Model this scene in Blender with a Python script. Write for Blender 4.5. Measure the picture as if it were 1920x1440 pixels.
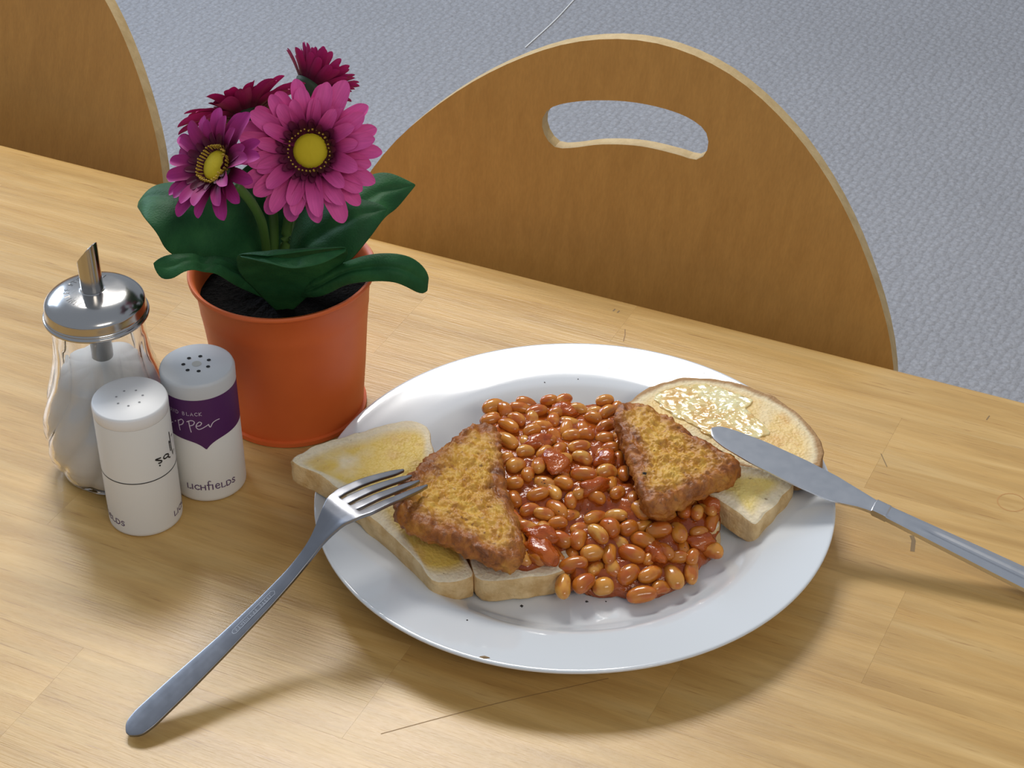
import bpy, bmesh, math, random
import numpy as np
from mathutils import Vector, Matrix, noise
random.seed(7)
sc = bpy.context.scene
col = sc.collection
for o in list(bpy.data.objects): bpy.data.objects.remove(o)

# ------------------------------------------------------------------ camera
FPX, PITCH, ROLL, CAMH = 3878.37, 0.626823, -0.0129949, 0.672807
YAW = -0.4545357                       # direction of the table's long edge
cp, sp_ = math.cos(PITCH), math.sin(PITCH)
Fv = np.array([0, cp, -sp_]); U0 = np.array([0, sp_, cp]); R0 = np.array([1., 0, 0])
Rv = math.cos(ROLL)*R0 + math.sin(ROLL)*U0
Uv = -math.sin(ROLL)*R0 + math.cos(ROLL)*U0
CAM = np.array([0, 0, CAMH])
cd = bpy.data.cameras.new('camera'); cam = bpy.data.objects.new('camera', cd); col.objects.link(cam)
cd.sensor_width = 36; cd.sensor_fit = 'HORIZONTAL'; cd.lens = FPX*36/1920; cd.clip_start = .01
cam.matrix_world = Matrix(((Rv[0], Uv[0], -Fv[0], 0), (Rv[1], Uv[1], -Fv[1], 0), (Rv[2], Uv[2], -Fv[2], CAMH), (0, 0, 0, 1)))
sc.camera = cam

# ------------------------------------------------------------------ light
w = bpy.data.worlds.new('world'); sc.world = w; w.use_nodes = True
bg = w.node_tree.nodes['Background']; bg.inputs[0].default_value = (.80, .88, 1, 1); bg.inputs[1].default_value = .38
def area(name, loc, target, sx, sy, power, color):
    l = bpy.data.lights.new(name, 'AREA'); l.shape = 'RECTANGLE'; l.size = sx; l.size_y = sy; l.energy = power; l.color = color
    o = bpy.data.objects.new(name, l); col.objects.link(o); o.location = loc
    o.rotation_euler = (Vector(target)-Vector(loc)).to_track_quat('-Z', 'Y').to_euler(); return o
area('ceiling_panel_light', (-.27, 2.45, 1.84), (.0, .85, 0), .92, .50, 37, (1, .97, .92))
area('window_light', (-2.3, 3.6, 1.5), (-.2, 1.8, -.5), 1.6, 1.4, 70, (.66, .80, 1))
area('rear_fill_light', (.9, -1.2, 1.86), (.1, .9, 0), 1.2, .5, 16, (1, .92, .80))  # weak warm fill added behind the camera to lift pot front and chair face
vs = sc.view_settings
vs.view_transform = 'Standard'; vs.look = 'None'; vs.gamma = 1; vs.use_curve_mapping = False; vs.exposure = 0.0

# ------------------------------------------------------------------ pixel helpers (a pixel gives a direction)
def ray(x, y): return Fv + Rv*(x-960)/FPX - Uv*(y-720)/FPX
def atz(x, y, z=0.):
    d = ray(x, y); return CAM + d*((z-CAMH)/d[2])
def aty(x, y, Y):
    d = ray(x, y); return CAM + d*(Y/d[1])
def onplane(x, y, n, k):
    d = ray(x, y); n = np.array(n, float); return CAM + d*((k-n@CAM)/(n@d))
def plane3(*pts):                       # three (px,py,z) -> (n,k) with z = a+bx+cy
    q = [atz(*p) for p in pts]
    n = np.cross(q[1]-q[0], q[2]-q[0]); n = n/n[2]; return n, float(n@q[0])
def oncyl(x, y, c, r):                  # nearest hit on a vertical cylinder -> (phi, z); phi 0 faces the camera
    d = ray(x, y); ox, oy = -c[0], -c[1]
    A = d[0]**2+d[1]**2; B = 2*(ox*d[0]+oy*d[1]); C = ox*ox+oy*oy-r*r
    D = max(B*B-4*A*C, 0); t = (-B-math.sqrt(D))/(2*A); P = CAM+d*t
    f0 = math.atan2(-c[1], -c[0]); a = math.atan2(P[1]-c[1], P[0]-c[0])
    return (a-f0+math.pi) % (2*math.pi)-math.pi, P[2]
UD = np.array([math.cos(YAW), math.sin(YAW), 0]); VD = np.array([-math.sin(YAW), math.cos(YAW), 0])

# ------------------------------------------------------------------ object helpers
def tag(o, label=None, cat=None, group=None, kind=None):
    if label: o['label'] = label
    if cat: o['category'] = cat
    if group: o['group'] = group
    if kind: o['kind'] = kind
    return o
def thing(name, loc, label, cat, group=None, rz=0):
    o = bpy.data.objects.new(name, None); col.objects.link(o); o.location = loc; o.rotation_euler = (0, 0, rz)
    o.empty_display_size = .02
    return tag(o, label, cat, group)
def worldloc(p):
    m = Matrix.Identity(4)
    while p is not None:
        m = (Matrix.LocRotScale(p.location, p.rotation_euler, p.scale)) @ m; p = p.parent
    return m
def link(name, me, parent=None):
    o = bpy.data.objects.new(name, me); col.objects.link(o)
    if parent is not None: o.parent = parent
    return o
def mk(name, V, F, mat, parent=None, smooth=True, origin=None, mats=None, fmat=None):
    """V in world coordinates; the object is placed at the parent's frame or at origin"""
    V = np.asarray(V, float)
    if parent is not None:
        m = worldloc(parent).inverted(); A = np.array(m)
        V = V@A[:3, :3].T + A[:3, 3]
    elif origin is not None:
        V = V-np.asarray(origin, float)
    me = bpy.data.meshes.new(name); me.from_pydata([tuple(v) for v in V], [], F)
    for m_ in (mats or [mat]): me.materials.append(m_)
    if fmat is not None: me.polygons.foreach_set('material_index', fmat)
    if smooth: me.polygons.foreach_set('use_smooth', [True]*len(me.polygons))
    me.update()
    o = link(name, me, parent)
    if parent is None and origin is not None: o.location = tuple(origin)
    return o
def fixn(o):
    bm = bmesh.new(); bm.from_mesh(o.data); bmesh.ops.recalc_face_normals(bm, faces=bm.faces); bm.to_mesh(o.data); bm.free(); return o
def bevel(o, wd, seg=2, ang=40):
    m = o.modifiers.new('bevel', 'BEVEL'); m.width = wd; m.segments = seg; m.limit_method = 'ANGLE'; m.angle_limit = math.radians(ang); return o
def autosmooth(o, ang=35):
    me = o.data; bm = bmesh.new(); bm.from_mesh(me)
    for e in bm.edges:
        if len(e.link_faces) == 2 and e.calc_face_angle(0) > math.radians(ang): e.smooth = False
    bm.to_mesh(me); bm.free(); return o
def lathe(prof, n=64, c=(0, 0), rf=None, closed=False):
    V = []; F = []
    for i, (r, z) in enumerate(prof):
        for k in range(n):
            a = 2*math.pi*k/n; rr = r if rf is None else rf(r, z, a, i)
            V.append((c[0]+rr*math.cos(a), c[1]+rr*math.sin(a), z))
    m = len(prof)
    for i in range(m-1 if not closed else m):
        for k in range(n):
            F.append((i*n+k, i*n+(k+1) % n, ((i+1) % m)*n+(k+1) % n, ((i+1) % m)*n+k))
    return V, F
def tube(pts, rad, n=8, cap=True):
    P = [np.array(p, float) for p in pts]; V = []; F = []
    rads = rad if hasattr(rad, '__len__') else [rad]*len(P)
    up = np.array([.13, .2, .97])
    for i, p in enumerate(P):
        t = P[min(i+1, len(P)-1)]-P[max(i-1, 0)]; t = t/np.linalg.norm(t)
        a = np.cross(t, up)
        if np.linalg.norm(a) < .05: a = np.cross(t, [1, 0, 0])
        a /= np.linalg.norm(a); b = np.cross(t, a)
        for k in range(n):
            an = 2*math.pi*k/n; V.append(p+rads[i]*(a*math.cos(an)+b*math.sin(an)))
    for i in range(len(P)-1):
        for k in range(n): F.append((i*n+k, i*n+(k+1) % n, (i+1)*n+(k+1) % n, (i+1)*n+k))
    if cap: F.append(tuple(range(n))[::-1]); F.append(tuple((len(P)-1)*n+k for k in range(n)))
    return V, F
def spline(P, m):
    """Catmull-Rom through the points, m samples per span"""
    P = [np.array(p, float) for p in P]; out = []
    for i in range(len(P)-1):
        a, b, c, d = P[max(i-1, 0)], P[i], P[i+1], P[min(i+2, len(P)-1)]
        for k in range(m):
            t = k/m; out.append(.5*((2*b)+(c-a)*t+(2*a-5*b+4*c-d)*t*t+(3*b-a-3*c+d)*t**3))
    out.append(P[-1]); return out
def closed_resample(P, n):
    P = [np.array(p, float) for p in P]; m = len(P); S = []
    for i in range(m):
        a, b, c, d = P[i-1], P[i], P[(i+1) % m], P[(i+2) % m]
        for k in range(12):
            t = k/12; S.append(.5*((2*b)+(c-a)*t+(2*a-5*b+4*c-d)*t*t+(3*b-a-3*c+d)*t**3))
    S = np.array(S); L = np.r_[0, np.cumsum(np.linalg.norm(np.roll(S, -1, 0)-S, axis=1))]
    S2 = np.vstack([S, S[:1]]); t = np.linspace(0, L[-1], n, endpoint=False)
    return np.stack([np.interp(t, L, S2[:, j]) for j in range(S.shape[1])], 1)
def nz(x, y, z=0, s=1.): return noise.noise(Vector((x*s, y*s, z*s)))

# ------------------------------------------------------------------ materials
def mat(name, base=(.8, .8, .8), rough=.5, **kw):
    m = bpy.data.materials.new(name); m.use_nodes = True; b = m.node_tree.nodes['Principled BSDF']
    b.inputs['Base Color'].default_value = (*base, 1); b.inputs['Roughness'].default_value = rough
    for k, v in kw.items(): b.inputs[k.replace('_', ' ')].default_value = v
    return m
class NT:
    def __init__(s, m): s.m = m; s.t = m.node_tree; s.b = s.t.nodes['Principled BSDF']
    def n(s, ty, **kw):
        nd = s.t.nodes.new(ty)
        for k, v in kw.items():
            if k.startswith('_'): setattr(nd, k[1:], v)
            else:
                key = k.replace('__', ' ')
                if hasattr(v, 'is_output') and v.is_output: s.t.links.new(v, nd.inputs[key])
                else: nd.inputs[key].default_value = v
        return nd
    def l(s, a, b): s.t.links.new(a, b)
    def coord(s, kind='Object', scale=(1, 1, 1), rnd=0, rot=(0, 0, 0)):
        tc = s.n('ShaderNodeTexCoord'); mp = s.n('ShaderNodeMapping'); s.l(tc.outputs[kind], mp.inputs['Vector'])
        mp.inputs['Scale'].default_value = scale; mp.inputs['Rotation'].default_value = rot
        if rnd:
            oi = s.n('ShaderNodeObjectInfo'); cx = s.n('ShaderNodeCombineXYZ')
            mm = s.n('ShaderNodeMath', _operation='MULTIPLY'); s.l(oi.outputs['Random'], mm.inputs[0]); mm.inputs[1].default_value = rnd
            for i in range(3): s.l(mm.outputs[0], cx.inputs[i])
            s.l(cx.outputs[0], mp.inputs['Location'])
        return mp.outputs[0]
    def noise(s, vec, scale, detail=4, rough=.55, dist=0):
        return s.n('ShaderNodeTexNoise', Vector=vec, Scale=scale, Detail=detail, Roughness=rough, Distortion=dist).outputs['Fac']
    def ramp(s, fac, stops, interp='LINEAR'):
        r = s.n('ShaderNodeValToRGB', Fac=fac); e = r.color_ramp.elements; r.color_ramp.interpolation = interp
        while len(e) < len(stops): e.new(.5)
        for q, (pos, c) in zip(e, stops): q.position = pos; q.color = (*c, 1) if len(c) == 3 else c
        return r.outputs['Color']
    def mix(s, fac, a, b, mode='MIX'):
        x = s.n('ShaderNodeMix', _data_type='RGBA', _blend_type=mode)
        for sock, v in ((x.inputs[0], fac), (x.inputs[6], a), (x.inputs[7], b)):
            if hasattr(v, 'is_output'): s.l(v, sock)
            else: sock.default_value = v if not isinstance(v, tuple) else ((*v, 1) if len(v) == 3 else v)
        return x.outputs[2]
    def bump(s, h, strength, dist, prev=None):
        b = s.n('ShaderNodeBump', Height=h, Strength=strength, Distance=dist)
        if prev is not None: s.l(prev, b.inputs['Normal'])
        return b.outputs[0]
    def set(s, **kw):
        for k, v in kw.items():
            k = k.replace('_', ' ')
            if hasattr(v, 'is_output'): s.l(v, s.b.inputs[k])
            else: s.b.inputs[k].default_value = v
G = lambda v: (v, v, v)

def wood_table():
    m = mat('table_wood', rough=.36); t = NT(m)
    c = t.coord('Object', (2.2, 26, 26), rnd=40)
    a = t.noise(c, 3, 6, .6, .6)
    base = t.ramp(a, [(.25, (.47, .265, .078)), (.5, (.58, .355, .118)), (.75, (.68, .45, .178))])
    c2 = t.coord('Object', (9, 170, 170), rnd=23)
    p = t.ramp(t.noise(c2, 4, 3, .6), [(.62, G(0)), (.72, G(1))])
    col_ = t.mix(p, base, t.mix(.5, base, (.30, .13, .035)))
    c4 = t.coord('Object', (1, 14, 14), rnd=11)
    st = t.ramp(t.noise(c4, 6, 5, .7, .3), [(.4, G(.88)), (.6, G(1.06))])
    col_ = t.mix(.8, col_, st, 'MULTIPLY')
    oi = t.n('ShaderNodeObjectInfo')
    tone = t.ramp(oi.outputs['Random'], [(0, (.94, .93, .91)), (.5, (.98, .97, .96)), (1, (1.0, 1.0, 1.0))])
    col_ = t.mix(1., col_, tone, 'MULTIPLY')
    c3 = t.coord('Object', (12, 200, 200), rnd=5)
    h = t.noise(c3, 4, 4, .6)
    t.set(Base_Color=col_, Normal=t.bump(h, .25, .0006), Roughness=t.n('ShaderNodeMapRange', Value=a, To__Min=.26, To__Max=.38).outputs[0])
    return m
def chair_wood(name, base, dark, sc_=(55, 55, 3)):
    m = mat(name, rough=.5); t = NT(m); c = t.coord('Object', sc_)
    f = t.noise(c, 2.4, 5, .6, .3)
    k = t.ramp(f, [(.3, dark), (.7, base)])
    f2 = t.noise(t.coord('Object', (900, 900, 60)), 1, 2)
    t.set(Base_Color=t.mix(.25, k, t.ramp(f2, [(.3, G(.7)), (.7, G(1.1))]), 'MULTIPLY'))
    return m
def carpet():
    m = mat('carpet', rough=.95); t = NT(m); c = t.coord('Object', (1, 1, 1), rot=(0, 0, .5))
    v = t.n('ShaderNodeTexVoronoi', Vector=c, Scale=95., Randomness=.55)
    n1 = t.noise(c, 260, 3); n2 = t.noise(c, 3, 3)
    base = t.ramp(n1, [(.3, (.29, .285, .297)), (.7, (.395, .39, .405))])
    base = t.mix(.5, base, t.ramp(v.outputs['Distance'], [(0, G(1.1)), (.6, G(.8))]), 'MULTIPLY')
    base = t.mix(.3, base, t.ramp(n2, [(.35, G(.9)), (.65, G(1.1))]), 'MULTIPLY')
    h = t.n('ShaderNodeMath', _operation='SUBTRACT'); h.inputs[0].default_value = 1; t.l(v.outputs['Distance'], h.inputs[1])
    t.set(Base_Color=base, Normal=t.bump(n1, .3, .003, t.bump(h.outputs[0], .6, .005)))
    return m
def plate_mat(): return mat('white_glazed_china', (.70, .73, .76), .09, Specular_IOR_Level=.6, Coat_Weight=.5, Coat_Roughness=.05)
def orange_plastic():
    m = mat('orange_plastic', (.68, .13, .026), .48); t = NT(m)
    f = t.noise(t.coord(), 18, 3); t.set(Base_Color=t.ramp(f, [(.3, (.62, .115, .024)), (.7, (.72, .145, .03))]))
    return m
def soil_mat():
    m = mat('soil', (.006, .005, .005), .95, Specular_IOR_Level=.1); t = NT(m); f = t.noise(t.coord(), 400, 3)
    t.set(Base_Color=t.ramp(f, [(.5, (.002, .002, .002)), (.85, (.012, .010, .010))]), Normal=t.bump(f, 1, .003)); return m
def leaf_mat():
    m = mat('leaf_green', (.02, .1, .03), .58, Specular_IOR_Level=.2); t = NT(m)
    f = t.noise(t.coord(), 45, 4); oi = t.n('ShaderNodeObjectInfo')
    k = t.ramp(f, [(.3, (.008, .055, .016)), (.5, (.015, .085, .026)), (.7, (.028, .125, .036))])
    fine = t.noise(t.coord(), 900, 2)
    t.set(Base_Color=k, Normal=t.bump(fine, .3, .0008)); return m
def stem_mat():
    m = mat('stem_green', (.075, .16, .03), .5); return m
def petal_mat(name, tip, mid, basec):
    m = mat(name, tip, .6, Specular_IOR_Level=.25); t = NT(m)
    tc = t.n('ShaderNodeTexCoord'); s = t.n('ShaderNodeSeparateXYZ', Vector=tc.outputs['Object'])
    k = t.ramp(t.n('ShaderNodeMapRange', Value=s.outputs[0], From__Min=0., From__Max=.026).outputs[0], [(.20, basec), (.44, mid), (.74, tip)])
    f = t.noise(t.coord('Object', (60, 700, 60), rnd=3), 2, 3)
    t.set(Base_Color=t.mix(.45, k, t.ramp(f, [(.3, G(.72)), (.7, G(1.15))]), 'MULTIPLY')); return m
def steel(name, base, rough, brushed=0):
    m = mat(name, base, rough, Metallic=1.)
    t = NT(m); f = t.noise(t.coord('Object', (1, 1, 1)), 160, 4)
    t.set(Roughness=t.n('ShaderNodeMapRange', Value=f, To__Min=rough*.8, To__Max=rough*1.25).outputs[0]); return m
def crumb_mat(name, pale, butter, amount, toast=(.70, .42, .14), rim=None):
    m = mat(name, pale, .75, Subsurface_Weight=.15, Subsurface_Radius=(.004, .003, .0015), Subsurface_Scale=1.); t = NT(m)
    c = t.coord()
    big = t.noise(c, 32, 3, .5, .4); fine = t.noise(c, 420, 4); pores = t.n('ShaderNodeTexVoronoi', Vector=c, Scale=600.)
    at = t.n('ShaderNodeAttribute', _attribute_name='inset')          # 0 at the crust, 1 in the middle of the slice
    k = t.ramp(fine, [(.3, tuple(x*.86 for x in pale)), (.7, pale)])
    mm = t.n('ShaderNodeMath', _operation='MULTIPLY'); t.l(t.ramp(big, [(.5-amount*.3, G(0)), (.62-amount*.2, G(1))]), mm.inputs[0])
    t.l(t.ramp(at.outputs['Fac'], [(.10, G(0)), (.34, G(1))]), mm.inputs[1])
    k = t.mix(mm.outputs[0], k, butter)
    tn = t.ramp(t.noise(c, 60, 4, .6), [(.52, G(0)), (.7, G(.75))])
    m2 = t.n('ShaderNodeMath', _operation='MULTIPLY'); t.l(tn, m2.inputs[0]); t.l(mm.outputs[0], m2.inputs[1])
    k = t.mix(m2.outputs[0], k, toast)
    spk = t.ramp(t.noise(c, 330, 2), [(.70, G(0)), (.76, G(.7))])
    k = t.mix(spk, k, (.30, .20, .09))
    if rim:
        q = t.n('ShaderNodeMath', _operation='ADD'); t.l(at.outputs['Fac'], q.inputs[0])
        w2 = t.n('ShaderNodeMapRange', Value=t.noise(c, 90, 4), To__Min=-.08, To__Max=.08); t.l(w2.outputs[0], q.inputs[1])
        k = t.mix(t.ramp(q.outputs[0], [(.03, G(.9)), (.12, G(0))]), k, rim)
    rr = t.n('ShaderNodeMapRange', Value=mm.outputs[0], To__Min=.8, To__Max=.45)
    t.set(Base_Color=k, Roughness=rr.outputs[0], Normal=t.bump(fine, .5, .0012, t.bump(pores.outputs['Distance'], .35, .001))); return m
def crust_mat(name, a, b):
    m = mat(name, a, .7); t = NT(m); c = t.coord(); f = t.noise(c, 120, 5, .6); fine = t.noise(c, 600, 3)
    t.set(Base_Color=t.ramp(f, [(.35, b), (.6, a)]), Normal=t.bump(fine, .6, .001)); return m
def hash_mat():
    m = mat('fried_potato', (.6, .33, .07), .45, Subsurface_Weight=.1, Subsurface_Radius=(.003, .0015, .0006), Subsurface_Scale=1.); t = NT(m); c = t.coord()
    at = t.n('ShaderNodeAttribute', _attribute_name='inset')
    n1 = t.noise(c, 110, 6, .65, .6); n2 = t.noise(c, 500, 4, .6, .3); n3 = t.noise(c, 55, 4)
    gold = t.ramp(n1, [(.28, (.36, .125, .014)), (.40, (.53, .235, .024)), (.55, (.66, .36, .044)), (.72, (.72, .46, .085))])
    brown = t.ramp(n1, [(.3, (.13, .034, .006)), (.5, (.36, .11, .012)), (.75, (.54, .22, .026))])
    sm = t.n('ShaderNodeMath', _operation='ADD'); t.l(at.outputs['Fac'], sm.inputs[0])
    q = t.n('ShaderNodeMapRange', Value=n3, To__Min=-.3, To__Max=.3); t.l(q.outputs[0], sm.inputs[1])
    k = t.mix(t.ramp(sm.outputs[0], [(.04, G(0)), (.40, G(1))]), brown, gold)
    k = t.mix(t.ramp(t.noise(c, 300, 3), [(.62, G(0)), (.70, G(.75))]), k, (.20, .07, .014))
    t.set(Base_Color=k, Normal=t.bump(n2, .5, .0012), Roughness=t.ramp(n1, [(.3, G(.35)), (.7, G(.55))])); return m
def bean_mat():
    m = mat('baked_bean', (.45, .15, .03), .22, Subsurface_Weight=.12, Subsurface_Radius=(.003, .0012, .0004), Subsurface_Scale=1., Specular_IOR_Level=.4, Coat_Weight=.45, Coat_Roughness=.06); t = NT(m)
    oi = t.n('ShaderNodeObjectInfo'); f = t.noise(t.coord('Object', rnd=9), 110, 3)
    k = t.ramp(oi.outputs['Random'], [(0, (.52, .155, .016)), (.5, (.64, .24, .030)), (1, (.72, .35, .065))])
    k = t.mix(.5, k, t.ramp(f, [(.35, G(.7)), (.65, G(1.12))]), 'MULTIPLY')
    sa_ = t.ramp(t.noise(t.coord('Object', rnd=17), 130, 2), [(.46, G(0)), (.62, G(.75))])
    k = t.mix(sa_, k, (.46, .085, .012))
    t.set(Base_Color=k, Normal=t.bump(f, .15, .001)); return m
def sauce_mat(name='tomato_sauce', a=(.25, .040, .004), b=(.40, .085, .008)):
    m = mat(name, a, .16, Subsurface_Weight=.06, Subsurface_Radius=(.003, .001, .0003), Subsurface_Scale=1., Specular_IOR_Level=.4, Coat_Weight=.3, Coat_Roughness=.05); t = NT(m)
    f = t.noise(t.coord(), 90, 4); f2 = t.noise(t.coord(), 260, 3)
    t.set(Base_Color=t.ramp(f, [(.35, a), (.65, b)]), Normal=t.bump(f2, .5, .002)); return m
def butter_mat():
    m = mat('melted_butter', (.78, .64, .32), .14, Subsurface_Weight=.3, Subsurface_Radius=(.004, .003, .001), Subsurface_Scale=1., Coat_Weight=.6, Coat_Roughness=.08); t = NT(m); c = t.coord('Object', (1, 1, 1))
    f = t.noise(c, 70, 4, .6, .5); f2 = t.noise(t.coord('Object', (1, 2.2, 1), rot=(0, 0, .5)), 230, 3)
    t.set(Base_Color=t.ramp(f, [(.38, (.74, .44, .15)), (.52, (.82, .62, .28)), (.66, (.88, .78, .46))]), Normal=t.bump(f2, .35, .0014)); return m
def glass_mat():
    return mat('clear_glass', (1, 1, 1), .01, Transmission_Weight=1., IOR=1.45)

M_TABLE = wood_table(); M_CHAIR = chair_wood('chair_veneer', (.60, .315, .078), (.52, .265, .062)); M_PLY = chair_wood('ply_edge', (.60, .44, .22), (.48, .33, .14))
M_UNDER = mat('table_frame_wood', (.45, .27, .10), .5); M_LEG = mat('chair_leg_metal', (.35, .35, .36), .35, Metallic=1.)
M_CARPET = carpet(); M_PLATE = plate_mat(); M_POT = orange_plastic(); M_SOIL = soil_mat(); M_LEAF = leaf_mat(); M_STEM = stem_mat()
M_PET1 = petal_mat('petal_pink', (.74, .105, .37), (.52, .045, .21), (.13, .006, .045))
M_PET2 = petal_mat('petal_magenta', (.42, .030, .23), (.32, .018, .14), (.10, .004, .035))
M_PET3 = petal_mat('petal_crimson', (.46, .020, .16), (.30, .010, .085), (.08, .003, .022))
M_PETIN = petal_mat('petal_inner', (.20, .010, .070), (.17, .008, .055), (.06, .002, .018))
M_DISC = mat('flower_yellow', (.62, .47, .01), .8); M_STAM = mat('stamen_yellow', (.52, .33, .04), .7); M_CALYX = mat('calyx_green', (.02, .045, .02), .7)
M_LID = steel('lid_steel', (.50, .49, .48), .17); M_CUT = steel('cutlery_steel', (.27, .275, .30), .30); M_KNIFE = steel('knife_steel', (.66, .67, .70), .30)  # cutlery base darkened to stand in for the dim ceiling the fork reflects
M_GLASS = glass_mat(); M_SUGAR = mat('sugar', (.86, .85, .82), .8, Subsurface_Weight=.2, Subsurface_Radius=(.004, .004, .004), Subsurface_Scale=1.)
M_SHAKER = mat('white_card', (.76, .745, .70), .5); M_SALTCAP = mat('white_cap', (.82, .82, .82), .45); M_PEPCAP = mat('grey_white_cap', (.56, .58, .60), .5)
M_HOLE = mat('hole_dark', (.01, .01, .01), .9); M_HOLE2 = mat('salt_hole_grey', (.30, .30, .31), .9)
M_PURPLE = mat('purple_print', (.075, .012, .10), .5); M_PRPTEXT = mat('purple_lettering', (.10, .05, .13), .5); M_INK = mat('black_print', (.012, .012, .014), .5); M_WHITEINK = mat('pale_print', (.62, .54, .64), .5)
M_CRUMB = crumb_mat('crumb_buttered', (.90, .77, .54), (.78, .54, .11), .85)
M_CRUMB4 = crumb_mat('crumb_corner', (.90, .77, .54), (.80, .62, .20), 1.4)
M_CRUMB2 = crumb_mat('crumb_plain', (.90, .78, .56), (.80, .62, .28), .1)
M_CRUMB3 = crumb_mat('crumb_round', (.84, .70, .45), (.80, .56, .22), .8, (.66, .34, .085), rim=(.34, .17, .055))
M_CRUST = crust_mat('crust_pale', (.76, .54, .27), (.58, .36, .14)); M_CRUST2 = crust_mat('crust_brown', (.40, .21, .07), (.20, .085, .025))
M_HASH = hash_mat(); M_BEAN = bean_mat(); M_SAUCE = sauce_mat(); M_TOMATO = sauce_mat('tomato_flesh', (.36, .055, .006), (.48, .11, .012))
M_BUTTER = butter_mat()
M_PEPPER = mat('pepper_flake', (.03, .025, .02), .8); M_STAIN = mat('dark_mark', (.24, .15, .06), .6); M_RING = mat('ring_mark', (.50, .25, .07), .6); M_SCR = mat('scratch_mark', (.30, .17, .06), .6)
M_THREAD = mat('pale_thread', (.9, .88, .84), .8)

# ------------------------------------------------------------------ floor
FZ = -.74
fl = mk('floor', [(-6, -4, FZ), (6, -4, FZ), (6, 8, FZ), (-6, 8, FZ)], [(0, 1, 2, 3)], M_CARPET, origin=(0, 0, FZ), smooth=False)
tag(fl, kind='structure')
a, b = atz(985, 90, FZ), atz(1100, -20, FZ)
pts = [a+(b-a)*t+np.array([.002*math.sin(5*t), .001*math.sin(9*t), .001]) for t in np.linspace(0, 1, 14)]
V, F = tube(pts, .0009, 6); o = mk('thread', V, F, M_THREAD, origin=(a[0], a[1], FZ)); tag(o, 'thin pale thread lying on the grey carpet', 'thread')

# ------------------------------------------------------------------ table
VE = .9397                                    # far edge, measured across the boards
TOPT = .028
tb = thing('dining_table', tuple(VD*.6+UD*(-.4)+np.array([0, 0, FZ])), 'pale honey wood table top of glued boards carrying the meal', 'table', rz=YAW)
def tw(u, v, z): return UD*u+VD*v+np.array([0, 0, z])
def plank(u0, u1, v0, v1, rounded=False):
    g = .00003; u0 += g; u1 -= g; v0 += g; v1 -= g
    if rounded:
        R = .006; prof = [(v0, -TOPT), (v0, 0)]
        for k in range(7):
            an = math.pi/2*(1-k/6); prof.append((v1-R+R*math.cos(an), -R+R*math.sin(an)))
        for k in range(5):
            an = -math.pi/2*k/4; prof.append((v1-R+R*math.cos(an), -TOPT+R+R*math.sin(an)))
    else: prof = [(v0, -TOPT), (v0, 0), (v1, 0), (v1, -TOPT)]
    m = len(prof); V = [tw(u0, v, z) for v, z in prof]+[tw(u1, v, z) for v, z in prof]
    F = [(k, (k+1) % m, m+(k+1) % m, m+k) for k in range(m)]+[tuple(range(m))[::-1], tuple(range(m, 2*m))]
    c = tw((u0+u1)/2, (v0+v1)/2, 0)
    A = np.array(worldloc(tb).inverted()); cl = A[:3, :3]@c+A[:3, 3]
    me_v = [(A[:3, :3]@v+A[:3, 3])-cl for v in V]
    me = bpy.data.meshes.new('plank'); me.from_pydata([tuple(x) for x in me_v], [], F); me.materials.append(M_TABLE); me.update()
    o = link('plank', me, tb); o.location = tuple(cl); fixn(o)
    if rounded:
        me.polygons.foreach_set('use_smooth', [True]*len(me.polygons)); autosmooth(o, 32)
    return o
rows = [VE, .8945, .8285, .7600, .6900, .6250, .5580, .4900, .4250, .3580, .2950]
cuts = {0: [-1.12, -.84, -.66, -.375, -.06, .22], 1: [-1.12, -.80, -.492, -.203, .05, .22], 2: [-1.12, -.9, -.62, -.30, -.02, .22], 3: [-1.12, -.72, -.44, -.16, .22],
        4: [-1.12, -.86, -.57, -.24, .0, .22], 5: [-1.12, -.66, -.36, -.12, .22], 6: [-1.12, -.8, -.5, -.22, .22]}
for i in range(len(rows)-1):
    cs = cuts.get(i, [-1.12, -.75, -.4+.05*(i % 3), -.1, .22])
    for k in range(len(cs)-1): plank(cs[k], cs[k+1], rows[i+1], rows[i], rounded=(i == 0))
def boxuv(name, u0, u1, v0, v1, z0, z1, m, parent):
    V = [tw(u, v, z) for z in (z0, z1) for v in (v0, v1) for u in (u0, u1)]
    return fixn(mk(name, V, [(0, 1, 3, 2), (4, 5, 7, 6), (0, 1, 5, 4), (2, 3, 7, 6), (0, 2, 6, 4), (1, 3, 7, 5)], m, parent, smooth=False))
for u0 in (-1.06, .11):
    for v0 in (.35, .84): bevel(boxuv('leg', u0, u0+.05, v0, v0+.05, FZ, -TOPT-.0002, M_UNDER, tb), .004)
for (u0, u1, v0, v1) in ((-1.009, .109, .86, .878), (-1.009, .109, .362, .38), (-1.045, -1.027, .401, .839), (.127, .145, .401, .839)):
    boxuv('apron', u0, u1, v0, v1, -TOPT-.07, -TOPT-.0002, M_UNDER, tb)
def ribbon(polys, width, f, mat_, name, parent, origin=None):
    """flat strokes: polys of (a,b) coordinates, f maps (a,b) to a point"""
    V = []; F = []
    for P in polys:
        P = [np.array(q, float) for q in P]; n0 = len(V)
        for i, q in enumerate(P):
            t = P[min(i+1, len(P)-1)]-P[max(i-1, 0)]; t = t/(np.linalg.norm(t)+1e-12); nn = np.array([-t[1], t[0]])
            q2 = q - t*width*.4 if i == 0 else (q + t*width*.4 if i == len(P)-1 else q)
            V += [f(*(q2+nn*width/2)), f(*(q2-nn*width/2))]
        for i in range(len(P)-1): F.append((n0+2*i, n0+2*i+1, n0+2*i+3, n0+2*i+2))
    return mk(name, V, F, mat_, parent, smooth=False, origin=origin)
def tf(x, y): return np.array([x, y, .00006])
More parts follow.
